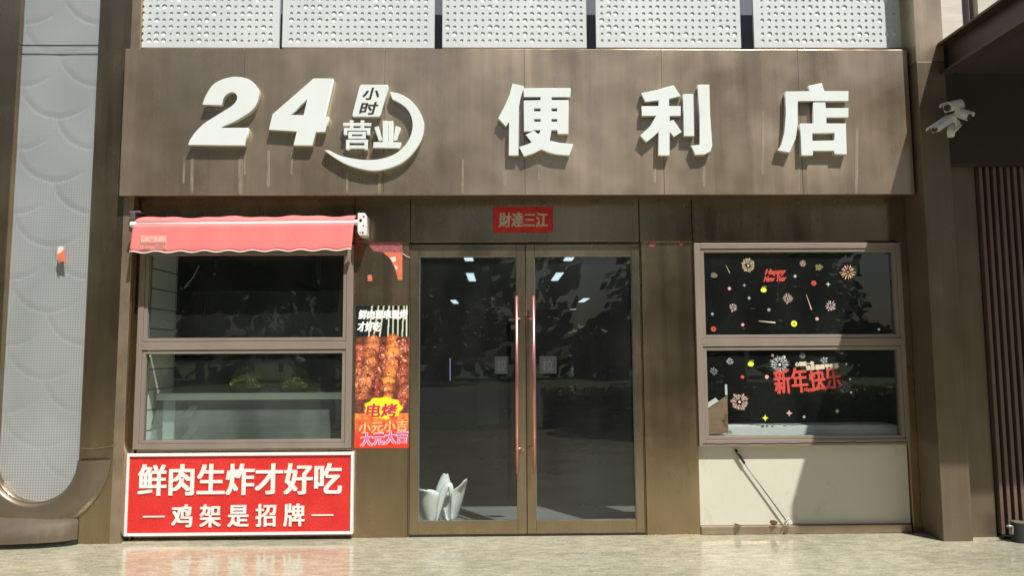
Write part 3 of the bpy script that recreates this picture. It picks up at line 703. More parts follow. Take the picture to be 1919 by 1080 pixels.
# ---------------------------------------------------------------- meat skewer poster
def poster():
    x0, x1 = X(666, 700, -.004), X(766, 700, -.004); z0, z1 = Z(716, 840.5, -.004), Z(716, 573.5, -.004)
    NX, NZ = 110, 290
    u, v = np.meshgrid(np.linspace(0, 1, NX), np.linspace(0, 1, NZ))      # v=0 top
    img = np.zeros((NZ, NX, 3)); rs_ = np.random.RandomState(5)
    img[:] = (.012, .02, .02)
    def n2(sx, sz, seed):
        r = np.random.RandomState(seed); g = r.rand(sz+2, sx+2)
        X_ = u*sx; Y_ = v*sz; i = X_.astype(int); j = Y_.astype(int); a = X_-i; b_ = Y_-j
        a = a*a*(3-2*a); b_ = b_*b_*(3-2*b_)
        return (g[j, i]*(1-a)+g[j, i+1]*a)*(1-b_)+(g[j+1, i]*(1-a)+g[j+1, i+1]*a)*b_
    f1, f2, f3 = n2(22, 58, 1), n2(45, 120, 2), n2(9, 24, 3)
    sticks = [(.30, .22, .16), (.52, .42, .42), (.62, .60, .60), (.70, .70, .70), (.80, .78, .79), (.90, .86, .86), (.95, .95, .95), (.42, .30, .3)]
    for a, c, d in sticks:
        xl = a+(c-a)*(v/.3); k = (np.abs(u-xl) < .014) & (v < .34); img[k] = (.55, .52, .32)
        k = (np.abs(u-xl) < .006) & (v < .34); img[k] = (.78, .78, .62)
    # flaming ground behind the lower third
    k = v > .74; t = np.clip((v-.74)/.26, 0, 1)
    fire = np.stack([.70+.15*f2, .03+.50*f1*(1-t)**2.4+.03*f2, .02+.10*f2*(1-t)], -1); img[k] = fire[k]
    # dark bed of meat
    k = (v > .22) & (v < .76); bed = np.stack([.10+.22*f2*f1, .035+.07*f2*f1, .02+.03*f1], -1); img[k] = bed[k]
    lumps = []
    def skewer(xt, zt, xb, zb, wd, c0, n):
        for i in range(n):
            t = i/(n-1); lumps.append((xt+(xb-xt)*t+rs_.uniform(-.035, .035), zt+(zb-zt)*t, wd*rs_.uniform(.65, 1.2), (zb-zt)/n*.85*rs_.uniform(.7, 1.5), c0, rs_.uniform(.65, 1.15)))
    skewer(.10, .30, .02, .64, .10, (.50, .15, .06), 9)
    skewer(.36, .25, .12, .64, .14, (.60, .22, .075), 9)
    skewer(.52, .32, .36, .66, .09, (.34, .085, .05), 8)
    skewer(.70, .24, .60, .64, .125, (.72, .25, .06), 8)
    skewer(.90, .26, .90, .68, .12, (.42, .12, .06), 10)
    lumps.append((.70, .33, .15, .04, (.80, .34, .06), 1.1)); lumps.append((.62, .53, .14, .03, (.85, .36, .05), 1.1))
    for x, z, a, h, c, s in lumps:
        d = ((u-x)/a)**2+((v-z)/h)**2+1.1*(f2-.5)+.6*(f1-.5); k = d < 1
        sh = 1.2*np.clip(1.15-.8*d, .18, 1.2)*(.4+1.1*f2)*s
        colr = np.stack([c[0]*sh*1.08+.10*(f1 > .72), c[1]*sh*.8+.06*(f1 > .72), c[2]*sh+.05*(f1 > .72)], -1); img[k] = colr[k]
        k2 = k & (f2 > .74) & (f1 > .45); img[k2] = (.78, .52, .28)
        k3 = k & (f2 < .16); img[k3] *= .3
    # yellow cloud badge
    a = np.arctan2((v-.722)/.075, (u-.53)/.34); rr = np.hypot((u-.53)/.34, (v-.722)/.075); edge_ = 1+.06*np.cos(a*9)
    k = rr < edge_+.05; img[k] = (.75, .25, .03); k = rr < edge_; img[k] = (.86, .80, .03)
    img = np.clip(img, 0, .95)
    vs = [(x0+(x1-x0)*u[j, i], -.0042, z1+(z0-z1)*v[j, i]) for j in range(NZ) for i in range(NX)]
    b = MB(); b.add(vs, [(j*NX+i, (j+1)*NX+i, (j+1)*NX+i+1, j*NX+i+1) for j in range(NZ-1) for i in range(NX-1)])
    m = mat('printed_poster', (.5, .2, .1), .3); p = m.node_tree.nodes['Principled BSDF']
    at = nd(m, 'ShaderNodeAttribute'); at.attribute_name = 'print'; ln(m, at.outputs['Color'], p.inputs['Base Color'])
    t = thing('skewer_poster', ((x0+x1)/2, -.002, z0), 'tall poster of grilled meat skewers with yellow badge on the pillar left of door', 'poster')
    me = bpy.data.meshes.new('print'); me.from_pydata(b.v, [], b.f)
    ca = me.color_attributes.new('print', 'FLOAT_COLOR', 'POINT')
    ca.data.foreach_set('color', np.concatenate([img.reshape(-1, 3), np.ones((NX*NZ, 1))], 1).ravel().astype(np.float32))
    o = finish('print', me, m, t)
    b = MB(); b.box(x0, x1, -.0035, -.0008, z0, z1); b.build('backing_sheet', M['white_plastic'], t)
    wt = mat('white_print', (.85, .86, .84), .35); rd = mat('crimson_print', (.62, .02, .10), .35); pk = mat('pink_print', (.75, .16, .42), .35); pe = mat('peach_print', (.88, .55, .22), .35)
    text_px('lettering', '鲜肉现串现烤', 672, 581, 764, 599, -.0046, wt, t, depth=.0003, bold=.009, slant=.1)
    text_px('lettering', '才好吃', 670, 603, 714, 622, -.0046, wt, t, depth=.0003, bold=.009, slant=.1)
    text_px('lettering', '电烤', 687, 757, 744, 783, -.0046, rd, t, depth=.0003, bold=.008, slant=.15)
    text_px('lettering', '大元大吉', 675, 809, 765, 835, -.0046, wt, t, depth=.0003, bold=.013, slant=.1, rot=R(4))
    text_px('lettering', '小元小吉', 672, 790, 764, 811, -.0046, pe, t, depth=.0003, bold=.005, slant=.1, rot=R(3))
    text_px('lettering', '大元大吉', 676, 810, 764, 834, -.0062, pk, t, depth=.0003, bold=.005, slant=.1, rot=R(4))
poster()

# red lintel banner, torn paper and scraps
bn = thing('red_banner', (X(980, 412, 0), 0, Z(980, 435, 0)), 'small red and gold 財達三江 paper over the middle of the door', 'banner')
b = MB(); b.box(X(924, 412, -.001), X(1037, 412, -.001), -.002, .0015, Z(980, 436, 0), Z(980, 388, 0)); b.build('paper', M['red_paper'], bn)
text_px('lettering', '財達三江', 935, 398, 1027, 426, -.003, M['gold'], bn, depth=.0005, bold=.008, slant=.05)
redp = vary('faded_red_paper', (.62, .13, .07), (.74, .20, .10), (20, 20, 20), .6); pkp = vary('dull_red_print', (.26, .05, .06), (.40, .14, .14), (60, 60, 60), .6); whp = mat('torn_paper_white', (.72, .66, .6), .8)
tp = thing('torn_poster', (X(724, 490, 0), 0, Z(750, 525, 0)), 'torn corner of a red poster left on the pillar above the skewer poster', 'poster')
def pxpoly(pts, y): return [(P(a, c, y).x, P(a, c, y).z) for a, c in pts]
b = MB(); b.prism(pxpoly([(718, 473), (754, 473), (754, 525), (746, 525), (740, 503), (731, 485)], -.002), -.002, -.0005); b.build('paper', redp, tp)
b = MB(); b.prism(pxpoly([(690, 454), (754, 453), (754, 472.7), (716, 472.7), (700, 471), (693, 462)], -.002), -.0022, -.0005); b.build('printed_band', pkp, tp)
b = MB(); b.prism(pxpoly([(730, 483), (741, 481), (742, 489), (737, 492)], -.003), -.0032, -.0024); b.prism(pxpoly([(739, 497), (745, 500), (744, 505), (741, 505)], -.003), -.0032, -.0024); b.build('torn_patch', whp, tp)
b = MB(); b.tube([P(754, 475, -.004), P(761, 480, -.01), P(768, 482.5, -.012)], .0022, 6); b.build('tape_strand', M['white_plastic'], tp)
def scrap(pts, y, m, label, cat='scrap', name='paper_scrap', group=None):
    b = MB(); b.prism(pxpoly(pts, y), y-.0012, y-.0003); return tag(b.build(name, m), label, cat, group)
scrap([(689, 516), (696, 515), (698, 522), (697, 527), (689, 527)], 0, redp, 'small pinkish paper scrap stuck on the pillar left of the torn poster corner')
scrap([(1217, 451), (1229, 451), (1230, 457), (1225, 462), (1217, 461)], 0, pkp, 'square dull red paper scrap on the pillar right of the door, nearer the door')
scrap([(1269, 450), (1276, 453), (1281, 451), (1280, 459), (1275, 461), (1273, 456)], 0, pkp, 'ragged dull red paper scrap on the pillar right of the door, nearer the window')
b = MB(); b.prism(pxpoly([(107, 478), (110, 463), (116, 462), (121, 465), (123, 492), (115, 489), (112, 495)], TY), TY-.006, TY+.002)
fs_ = b.build('paper_scrap', redp); tag(fs_, 'torn red and white sticker clinging to the mesh inlay of the left column', 'scrap')
b = MB(); b.prism(pxpoly([(108, 477), (110, 463), (116, 462), (122, 465), (116, 473)], TY), TY-.0075, TY-.0062); b.build('white_face', whp, fs_)

# ---------------------------------------------------------------- New Year stickers on the right-hand window
WT = {'cream': (.74, .66, .50), 'white': (.78, .80, .80), 'gold': (.62, .47, .22), 'pink': (.70, .36, .34), 'red': (.60, .075, .055), 'orange': (.70, .24, .09), 'yellow': (.80, .82, .08), 'grey': (.34, .36, .36), 'olive': (.40, .42, .16), 'purple': (.18, .15, .20)}
SM = {k: mat('sticker_'+k, v, .5) for k, v in WT.items()}
GS = 'New Year stickers on the right-hand window'
STY = GY-.0006
def star_pts(cx_, cz_, r, n, k): return [(cx_+(r if i % 2 == 0 else r*k)*math.cos(math.pi*i/n+math.pi/2), cz_+(r if i % 2 == 0 else r*k)*math.sin(math.pi*i/n+math.pi/2)) for i in range(2*n)]
def sticker(kind, px, py, r, c, label, c2=None, n=14):
    p = P(px, py, STY); q = r/226*.97; b = MB(); rr = random.Random(int(px*7+py))
    if kind == 'burst':
        for k in range(n):
            a = 2*math.pi*k/n+rr.uniform(-.08, .08); L = q*rr.uniform(.75, 1.08); i0 = q*rr.uniform(.22, .4); wd = q*(1.6/n)
            b.cur = k % 2 if c2 else 0
            d = Vector((math.cos(a), math.sin(a))); e = Vector((-d.y, d.x))
            pts = [d*i0-e*wd*.25, d*(L*.8)-e*wd*.55, d*L, d*(L*.8)+e*wd*.55, d*i0+e*wd*.25]
            b.prism([(p.x+t.x, p.z+t.y) for t in pts], STY-.0005, STY)
            if n > 16:
                m0 = d*(L*.62)
                for s in (1, -1):
                    pts = [m0, m0+(d*.5+e*s*.55)*q*.28, m0+(d*.5+e*s*.55)*q*.28+d*wd*.5, m0+d*wd*.7]
                    b.prism([(p.x+t.x, p.z+t.y) for t in pts], STY-.0005, STY)
        b.cur = 0; b.prism([(p.x+q*.13*math.cos(t*math.pi/4), p.z+q*.13*math.sin(t*math.pi/4)) for t in range(8)], STY-.0005, STY)
    elif kind == 'dot':
        b.prism([(p.x+q*rr.uniform(.85, 1.1)*math.cos(t*math.pi/5), p.z+q*math.sin(t*math.pi/5)) for t in range(10)], STY-.0005, STY)
    elif kind == 'star':
        b.prism(star_pts(p.x, p.z, q, 4, .42), STY-.0005, STY)
    elif kind == 'spark':
        b.prism(star_pts(p.x, p.z, q, 4, .28), STY-.0005, STY)
    elif kind == 'flower':
        for k in range(6):
            a = k*math.pi/3; b.prism([(p.x+q*.55*math.cos(a)+q*.36*math.cos(t*math.pi/4), p.z+q*.55*math.sin(a)+q*.36*math.sin(t*math.pi/4)) for t in range(8)], STY-.0005-.00002*k, STY)
    elif kind == 'ring':
        n_ = 20
        for k in range(n_):
            a, c_ = 2*math.pi*k/n_, 2*math.pi*(k+1)/n_
            b.prism([(p.x+s*q*math.cos(t), p.z+s*q*math.sin(t)) for s, t in ((.25, a), (1, a), (1, c_), (.25, c_))], STY-.0005, STY)
    elif kind == 'apple':
        b.prism([(p.x+q*math.cos(t*math.pi/6), p.z-.15*q+q*.8*math.sin(t*math.pi/6)) for t in range(12)], STY-.0005, STY)
        for dx in (-.5, .1, .6): b.prism([(p.x+dx*q, p.z+.8*q), (p.x+dx*q+.3*q, p.z+.8*q), (p.x+dx*q+.35*q, p.z+1.2*q)], STY-.0005, STY)
    mats = [SM[c]]+([SM[c2]] if c2 else [])
    return tag(b.build('firework_sticker' if kind in ('burst', 'flower') else 'sticker', mats), label, 'sticker', GS)
U, L_ = 'on the upper right-hand pane', 'on the lower right-hand pane'
for a in [
 ('burst', 1402, 498, 16, 'cream', 'large cream firework sticker left of the Happy New Year lettering', 'gold', 20),
 ('burst', 1338, 516, 7, 'gold', 'small gold firework sticker near the upper left corner of the upper right-hand pane', 'grey', 9),
 ('spark', 1490, 518, 4.5, 'white', 'white sparkle sticker just right of the Happy New Year lettering'),
 ('spark', 1395, 535, 4.5, 'grey', 'grey bow shaped sticker below the large cream firework'),
 ('dot', 1367, 541, 3.3, 'pink', 'pink dot sticker left of the grey bow sticker, upper pane'),
 ('apple', 1431, 543, 6, 'yellow', 'yellow scalloped sticker just under the Happy New Year lettering'),
 ('dot', 1404, 559, 3, 'grey', 'pale dot sticker between the yellow scalloped sticker and the pink firework'),
 ('burst', 1476, 560, 11, 'cream', 'medium cream firework sticker in the middle of the upper right-hand pane', 'pink', 14),
 ('burst', 1374, 577, 9, 'pink', 'pink and white firework sticker at the left of the upper right-hand pane', 'white', 10),
 ('dot', 1441, 581, 3.2, 'grey', 'pale grey dot sticker above the diagonal cream dash'),
 ('dot', 1335, 589, 2.8, 'grey', 'faint grey dot sticker at the left edge above the red flower sticker'),
 ('flower', 1337, 617, 6, 'red', 'red flower sticker in the bottom left corner of the upper right-hand pane'),
 ('dot', 1392, 609, 3.2, 'pink', 'pink dot sticker low on the upper pane, right of the red flower sticker'),
 ('ring', 1488, 607, 6, 'yellow', 'yellow ring sticker low on the upper right-hand pane'),
 ('burst', 1504, 494, 7, 'cream', 'small cream and pink firework sticker right of the sparkle, near the pane top', 'pink', 9),
 ('burst', 1534.6, 501, 8, 'gold', 'small gold firework sticker left of the orange firework', 'olive', 10),
 ('burst', 1589, 510, 17, 'orange', 'large orange red firework sticker at the right of the upper pane', 'cream', 16),
 ('flower', 1525, 531, 6, 'red', 'red flower sticker below the small gold firework'),
 ('spark', 1552, 533, 5, 'white', 'white sparkle sticker below left of the orange firework'),
 ('burst', 1557, 574, 12, 'pink', 'pink and white firework sticker at the right of the upper pane', 'white', 12),
 ('dot', 1531, 598, 3.5, 'pink', 'pink dot sticker low on the right of the upper pane'),
 ('dot', 1647, 618, 2.5, 'white', 'tiny white dot sticker in the shaded bottom right corner of the upper pane'),
 ('burst', 1367.5, 677.5, 8, 'grey', 'small grey firework sticker at the top left of the lower right-hand pane', 'white', 10),
 ('burst', 1338, 696, 8, 'grey', 'faint grey firework sticker at the left edge of the lower pane', None, 8),
 ('apple', 1407, 682, 6, 'yellow', 'yellow scalloped sticker left of the big white firework'),
 ('dot', 1391, 707, 3.6, 'red', 'red dot sticker below the yellow scalloped sticker of the lower pane'),
 ('burst', 1461, 684, 20, 'white', 'big white firework sticker touching the red 新年快乐 lettering', 'grey', 24),
 ('burst', 1386, 754, 19, 'cream', 'big cream and pink firework sticker beside the wooden board', 'pink', 22),
 ('star', 1434, 784, 6.5, 'yellow', 'bright yellow four pointed star sticker near the white sill'),
 ('star', 1479, 775, 6.5, 'pink', 'pinkish star sticker below the red 新年快乐 lettering'),
 ('dot', 1507, 782, 2.8, 'grey', 'grey dot sticker right of the pinkish star sticker'),
 ('star', 1569, 771, 5.5, 'olive', 'olive four pointed star sticker in the shaded right part of the lower pane'),
 ('burst', 1504, 667, 6.5, 'grey', 'small grey firework sticker above the yellow writing of the lower pane', None, 9),
 ('burst', 1545, 676, 8, 'grey', 'grey firework sticker behind the right end of the yellow writing', 'white', 10),
 ('burst', 1582, 727, 14, 'purple', 'dim purple firework sticker right of the red 新年快乐 lettering', None, 14),
 ('dot', 1586, 683, 2, 'white', 'tiny white dot sticker at the upper right of the lower pane'),
 ('dot', 1593, 711, 2, 'white', 'tiny white dot sticker right of the dim purple firework, upper'),
 ('dot', 1595, 736, 2.3, 'white', 'tiny white dot sticker right of the dim purple firework, lower'),
 ('dot', 1437, 707, 4, 'pink', 'salmon dot sticker at the lower left of the big white firework'),
 ('dot', 1448, 666, 3, 'pink', 'pinkish dot sticker at the top left of the big white firework'),
 ('dot', 1469, 670, 3.4, 'cream', 'cream dot sticker at the top right of the big white firework'),
]: sticker(*a)
def dash(x0, y0, x1, y1, wd, c, label):
    a, b_ = P(x0, y0, STY), P(x1, y1, STY); d = (b_-a).normalized(); e = Vector((-d.z, 0, d.x))*wd
    tag(MB().prism([((a+e*.3).x, (a+e*.3).z), ((b_+e).x, (b_+e).z), ((b_-e).x, (b_-e).z), ((a-e*.3).x, (a-e*.3).z)], STY-.0005, STY).build('streak_sticker', SM[c]), label, 'sticker', GS)
dash(1360, 497, 1367.5, 512, .004, 'olive', 'thin slanting olive streak sticker at the top left of the upper pane')
dash(1422, 602, 1453, 605, .006, 'cream', 'nearly level cream streak sticker low on the upper pane')
dash(1511, 552, 1521, 581, .005, 'pink', 'steep pinkish streak sticker in the middle right of the upper pane')
t = thing('greeting_sticker', (P(1451, 530, STY)), 'red handwritten Happy New Year sticker on the upper right-hand pane', 'sticker', GS)
text_px('lettering', 'Happy', 1434, 504, 1472, 518, STY-.0006, SM['red'], t, depth=.0005, bold=.006, slant=.35, rot=R(2))
text_px('lettering', 'New Year', 1432, 517, 1474, 528, STY-.0006, SM['red'], t, depth=.0005, bold=.005, slant=.35, rot=R(2))
t = thing('greeting_sticker', (P(1510, 735, STY)), 'large red 新年快乐 sticker with small yellow writing on the lower right-hand pane', 'sticker', GS)
text_px('lettering', '新年', 1450, 690, 1514, 738, STY-.0006, SM['red'], t, depth=.0005, bold=.010, rot=R(4))
text_px('lettering', '快乐', 1516, 689, 1577, 731, STY-.0006, SM['red'], t, depth=.0005, bold=.009, rot=R(6))
text_px('lettering', '心想新一年', 1490, 678, 1526, 687, STY-.0008, SM['cream'], t, depth=.0005, bold=.006, rot=R(2))
text_px('lettering', '快乐健康平安喜', 1510, 683, 1572, 693, STY-.0009, SM['cream'], t, depth=.0005, bold=.006, rot=R(4))
text_px('lettering', 'Happy new year', 1506, 724, 1562, 734, STY-.0009, SM['red'], t, depth=.0005, bold=.003, slant=.4, rot=R(6))
# door notices
for k, (a, c) in enumerate(((927, 954), (1011, 1043))):
    t = thing('pull_notice', P((a+c)/2, 700, .05), ('dark grey 拉 notice on the left door leaf' if k == 0 else 'dark grey 拉 notice on the right door leaf'), 'notice', 'pull notices on the glass doors')
    y = DY+.0255; b = MB(); b.box(X(a, 685, y), X(c, 685, y), y-.001, y-.0002, Z(985, 701, y), Z(985, 668, y)); b.build('plate', mat('grey_film', (.03, .031, .03), .5), t)
    text_px('lettering', '拉', a+5, 674, c-6, 696, y-.0015, mat('light_grey_print', (.075, .08, .075), .5), t, depth=.0004, bold=.001)

# ---------------------------------------------------------------- things inside, seen through the glass
em = mat('ceiling_panel_light', (.8, .9, .95), .5, emit=(.72, .90, 1.0), es=.85)
def clight(px, py, zz, wpx, near, label):
    d = fw*FPX+r2*(px-959.5)+u2*(540-py); p = CAM+d*((zz-CAM.z)/d.z)
    L = near; b = MB(); hw = wpx/FPX*(p.y-CAM.y)/2
    t = thing('ceiling_light', (p.x, p.y, zz), label, 'light', 'panel lights on the shop ceiling')
    b.box(p.x-hw-.02, p.x+hw+.02, p.y-L/2-.02, p.y+L/2+.02, zz+.001, zz+.02); b.build('housing', M['white_paint'], t)
    b = MB(); b.box(p.x-hw, p.x+hw, p.y-L/2, p.y+L/2, zz-.006, zz); b.build('diffuser', em, t)
CZ = 2.695
for a in [(883, 520, 13, 1.15, 'bluish panel light, the bigger one behind the left door leaf'), (1044, 519, 13, 1.15, 'bluish panel light, the bigger one behind the right door leaf'),
          (878, 484, 16, .5, 'panel light just under the top rail of the left door leaf'), (1067, 484, 16, .5, 'panel light just under the top rail of the right door leaf'),
          (852, 566, 10, 1.1, 'farther small panel light of the left door leaf, upper'), (859, 585, 9, 1.5, 'farther small panel light of the left door leaf, lower'),
          (1094, 563, 11, 1.1, 'farther panel light behind the right door leaf, upper'), (1069, 583, 10, 1.5, 'farther panel light behind the right door leaf, lower'),
          (1172, 584, 11, 1.5, 'panel light at the right edge of the right door leaf'), (964, 588, 9, 1.5, 'far panel light half hidden by the left door handle')]:
    clight(a[0], a[1], CZ, a[2], a[3], a[4])
# white petal stool
ch = thing('petal_stool', (X(828, 975, .33), .36, .002), 'white curved petal shaped stool just inside the left door leaf', 'stool')
def cropS(p, y): return P(770+p[0]/9.815, 880+p[1]/9.815, y)
def shell(pts, y, bulge, lean, m='white_plastic', ymul=0):
    """a moulded petal: rows between the outline's left and right edges, bowed towards the street"""
    v_ = [cropS(a, y) for a in catmull(pts, 5)]; o2 = [(p.x, p.z) for p in v_]
    z0, z1 = max(min(p[1] for p in o2), .004), max(p[1] for p in o2)-.001; b = MB(); NR_, NC = 18, 10; vs = []
    for j in range(NR_+1):
        z = z0+(z1-z0)*(1-(1-j/NR_)**1.6); xs = []
        for i in range(len(o2)):
            (ax, az), (bx_, bz_) = o2[i], o2[(i+1) % len(o2)]
            if (az-z)*(bz_-z) <= 0 and az != bz_: xs.append(ax+(bx_-ax)*(z-az)/(bz_-az))
        l, r_ = (min(xs), max(xs)) if xs else vs[-1][0:1]*2
        for i in range(NC+1):
            u_ = i/NC; vs.append((l+(r_-l)*u_, y-bulge*(1-(2*u_-1)**2)+lean*(z-z0)+ymul*(u_-.5), z))
    b.add(vs, [(j*(NC+1)+i, j*(NC+1)+i+1, (j+1)*(NC+1)+i+1, (j+1)*(NC+1)+i) for j in range(NR_) for i in range(NC)])
    o = b.build('petal', M[m], ch, 0, True); sd = o.modifiers.new('thickness', 'SOLIDIFY'); sd.thickness = .016; sd.offset = 0
def ribbon(path, wds, y, dep):
    c_ = catmull(path, 5, False); n_ = len(c_); vs = []; pp = [cropS(a, y) for a in c_]
    for i, p in enumerate(pp):
        d = (pp[min(i+1, n_-1)]-pp[max(i-1, 0)]).normalized(); e = Vector((-d.z, 0, d.x)); t_ = i/(n_-1)*(len(wds)-1); k = min(int(t_), len(wds)-2); w_ = (wds[k]+(wds[k+1]-wds[k])*(t_-k))/2200
        for q, dy in ((1, 0), (.6, -.012), (-.6, -.012), (-1, 0), (-1, dep), (1, dep)): 
            v = p+e*w_*q+Vector((0, dy, 0)); v.z = max(v.z, .004); vs.append(v)
    b = MB(); b.add(vs, [(i*6+k, i*6+(k+1) % 6, (i+1)*6+(k+1) % 6, (i+1)*6+k) for i in range(n_-1) for k in range(6)]+[tuple(range(6)), tuple((n_-1)*6+k for k in range(5, -1, -1))])
    b.build('arch', M['white_plastic'], ch, 0, True)
shell([(140,395),(220,368),(300,360),(400,366),(470,390),(530,450),(500,640),(440,950),(240,950),(150,740)], .30, .05, -.12, ymul=-.06)
shell([(455,420),(520,230),(580,125),(620,108),(670,118),(700,220),(745,330),(765,430),(700,500),(620,520),(500,560)], .42, .03, .25)
shell([(765,385),(880,290),(990,185),(1020,200),(1018,250),(960,500),(880,760),(815,950),(728,950),(750,620)], .34, .03, -.1, ymul=.10)
ribbon([(445,955),(500,760),(555,560),(615,400),(690,318),(735,390),(752,560),(752,955)], [44, 56, 62, 66, 74, 50, 36, 34], .285, .05)
shell([(560,580),(640,430),(690,380),(725,440),(742,600),(742,940),(620,945),(545,760)], .44, -.03, .05)
# display case inside the left window
dc = thing('display_case', (-2, .5, .72), 'glass fronted refrigerated counter behind the lower left window pane', 'display case')
fy0, fy1 = .17, .24
tz = Z(460, 736, fy1); xa, xb_ = X(297, 736, fy1), X(660, 736, fy1); xa0 = X(272, 822, fy0); bz = .70
b = MB(); b.add([(xa0+.03, fy0, bz), (xb_, fy0, bz), (xb_, fy1, tz-.03), (xa, fy1, tz-.03), (xa0+.03, fy0+.006, bz), (xb_, fy0+.006, bz), (xb_, fy1+.006, tz-.03), (xa, fy1+.006, tz-.03)], [(0,1,2,3),(7,6,5,4),(0,4,5,1),(1,5,6,2),(2,6,7,3),(3,7,4,0)]); b.build('front_glass', M['case_glass'], dc)
b = MB(); b.add([(xa0, fy0+.01, bz), (xa0, .95, bz), (xa-.01, .85, tz-.03), (xa-.01, fy1+.01, tz-.03), (xa0+.006, fy0+.01, bz), (xa0+.006, .95, bz), (xa-.004, .85, tz-.03), (xa-.004, fy1+.01, tz-.03)], [(0,1,2,3),(7,6,5,4),(0,4,5,1),(1,5,6,2),(2,6,7,3),(3,7,4,0)]); b.build('end_glass', M['case_glass'], dc)
b = MB(); b.box(xa-.012, xb_, fy1-.012, fy1+.03, tz-.062, tz-.004); b.build('top_rail', mat('pale_green_edge', (.62, .72, .66), .35), dc, .004)
b = MB(); b.box(xa-.02, xb_, fy1+.035, .9, tz-.02, tz-.003); b.build('top_plate', M['case_glass'], dc)
b = MB(); b.box(xa0, xb_, .16, 1.0, .55, bz-.004); b.build('base', M['white_paint'], dc)
b = MB(); b.box(xa+.02, xb_, .80, .84, bz, tz-.035); b.build('back_panel', vary('dark_teal_panel', (.11, .14, .13), (.17, .20, .185), (2, 2, 6), .4), dc)
b = MB(); b.box(X(308, 780, .3), X(328, 780, .3), .275, .30, bz, tz-.064); b.box(X(328.5, 780, .3), xb_, .275, .29, bz+.02, bz+.05); b.build('post', M['white_plastic'], dc)
b = MB(); b.box(xa+.05, xb_, .4, .78, .86, .872); b.build('shelf', M['case_glass'], dc)
b = MB()
for (px, pz) in ((350, .74), (350, .93)): b.add([(X(px-10, 780, .5), .5, pz), (X(px+6, 780, .5), .5, pz), (X(px+16, 780, .5), .56, pz+.10), (X(px+2, 780, .5), .56, pz+.10), (X(px-10, 780, .5), .51, pz), (X(px+6, 780, .5), .51, pz), (X(px+16, 780, .5), .57, pz+.10), (X(px+2, 780, .5), .57, pz+.10)], [(0,1,2,3),(7,6,5,4),(0,4,5,1),(1,5,6,2),(2,6,7,3),(3,7,4,0)])
b.build('price_card', M['white_plastic'], dc)
b = MB(); b.tube([(X(590, 815, .2), .2, .722), (X(600, 808, .2), .21, .75), (X(612, 812, .2), .2, .73), (X(630, 808, .2), .22, .755), (X(640, 815, .2), .2, .73)], .006, 6); b.build('cable', M['white_plastic'], dc)
meat = vary('browned_crust', (.16, .06, .04), (.28, .12, .08), (20, 20, 20), .6)
t = MB(); rr = random.Random(3)
for k in range(26):
    x = X(440, 730, .5)+rr.random()*(X(632, 730, .5)-X(440, 730, .5)); y = rr.uniform(.4, .75); s = rr.uniform(.02, .045)
    vs = []; 
    for j in range(5):
        for i in range(8):
            a = 2*math.pi*i/8; ph = math.pi*j/4; vs.append((x+s*1.6*math.sin(ph)*math.cos(a), y+s*math.sin(ph)*math.sin(a), tz+.010-.012*math.cos(ph)))
    t.add(vs, [(j*8+i, j*8+(i+1) % 8, (j+1)*8+(i+1) % 8, (j+1)*8+i) for j in range(4) for i in range(8)])
tag(t.build('snack_pile', meat, None, 0, True), 'thin scatter of browned snacks lying on top of the glass counter', 'food', kind='stuff')
# range hood and hanging rods
hd = thing('extractor_hood', (-2.1, 1.4, 1.5), 'big dark extractor hood deep behind the upper left window pane', 'hood')
b = MB(); b.prism([(X(321, 600, 1.2), .9), (X(321, 546, 1.2), Z(480, 546, 1.2)), (-.9, Z(480, 546, 1.2)), (-.9, .9)], 1.2, 2.4); b.build('hood_body', vary('dark_hood_steel', (.035, .04, .042), (.05, .055, .058), (2, 2, 2), .4, .4), hd)
for px, pb, lb in ((407, 505, 'shorter black hanging rod behind the upper left window pane'), (597, 537, 'longer black hanging rod behind the upper left window pane')):
    x = X(px, 500, 1.0); b = MB(); b.box(x-.022, x+.022, .98, 1.02, Z(px, pb, 1.0), 2.718); tag(b.build('hanging_rod', M['black_metal'], None, .004), lb, 'rod', 'black rods hung from the ceiling')
t = MB(); t.tube([P(355, 535, .8), P(345, 540, .8), P(362, 520, .8), P(373, 498, .8)], .005, 6); tag(t.build('cable', M['grey_plastic'], None, 0, True), 'thin grey cable looping behind the upper left window pane', 'cable')
t = thing('wall_valve', P(296, 512, .3), 'small chrome wall fitting on the pale tiles behind the left window', 'fitting')
b = MB(); b.tube([P(293, 512, .3), P(300, 513, .3)], .022, 12); b.build('body', M['black_metal'], t, 0, True)
b = MB(); b.tube([P(294, 510, .28), P(294, 522, .28)], .009, 8); b.build('tap', M['steel'], t, 0, True)
# board and paper at the right-hand window
t = thing('wooden_board', P(1346, 812, .1), 'brown wooden board leaning inside the lower left corner of the right-hand window', 'board')
zb0 = Z(1340, 815, .09)
b = MB(); b.prism([(X(1320, 790, .09), zb0), (X(1364, 790, .09), zb0+.012), (X(1363, 742, .09), Z(1364, 742, .09)), (X(1322, 765, .09), Z(1322, 768, .09))], .09, .105); b.build('panel', M['wood'], t)
b = MB(); b.prism([(X(1358.5, 742, .095), Z(1360, 741, .095)), (X(1363, 742, .095), Z(1362, 741, .095)), (X(1362, 721, .095), Z(1361, 721, .095)), (X(1358, 721, .095), Z(1358, 721, .095))], .088, .091); b.prism([(X(1324, 767, .095), Z(1324, 767, .085)), (X(1346, 745, .095), Z(1344, 752, .085)), (X(1340, 744, .095), Z(1338, 746, .085)), (X(1323, 752, .095), Z(1323, 757, .085))], .082, .0875); b.build('paper', M['white_plastic'], t)
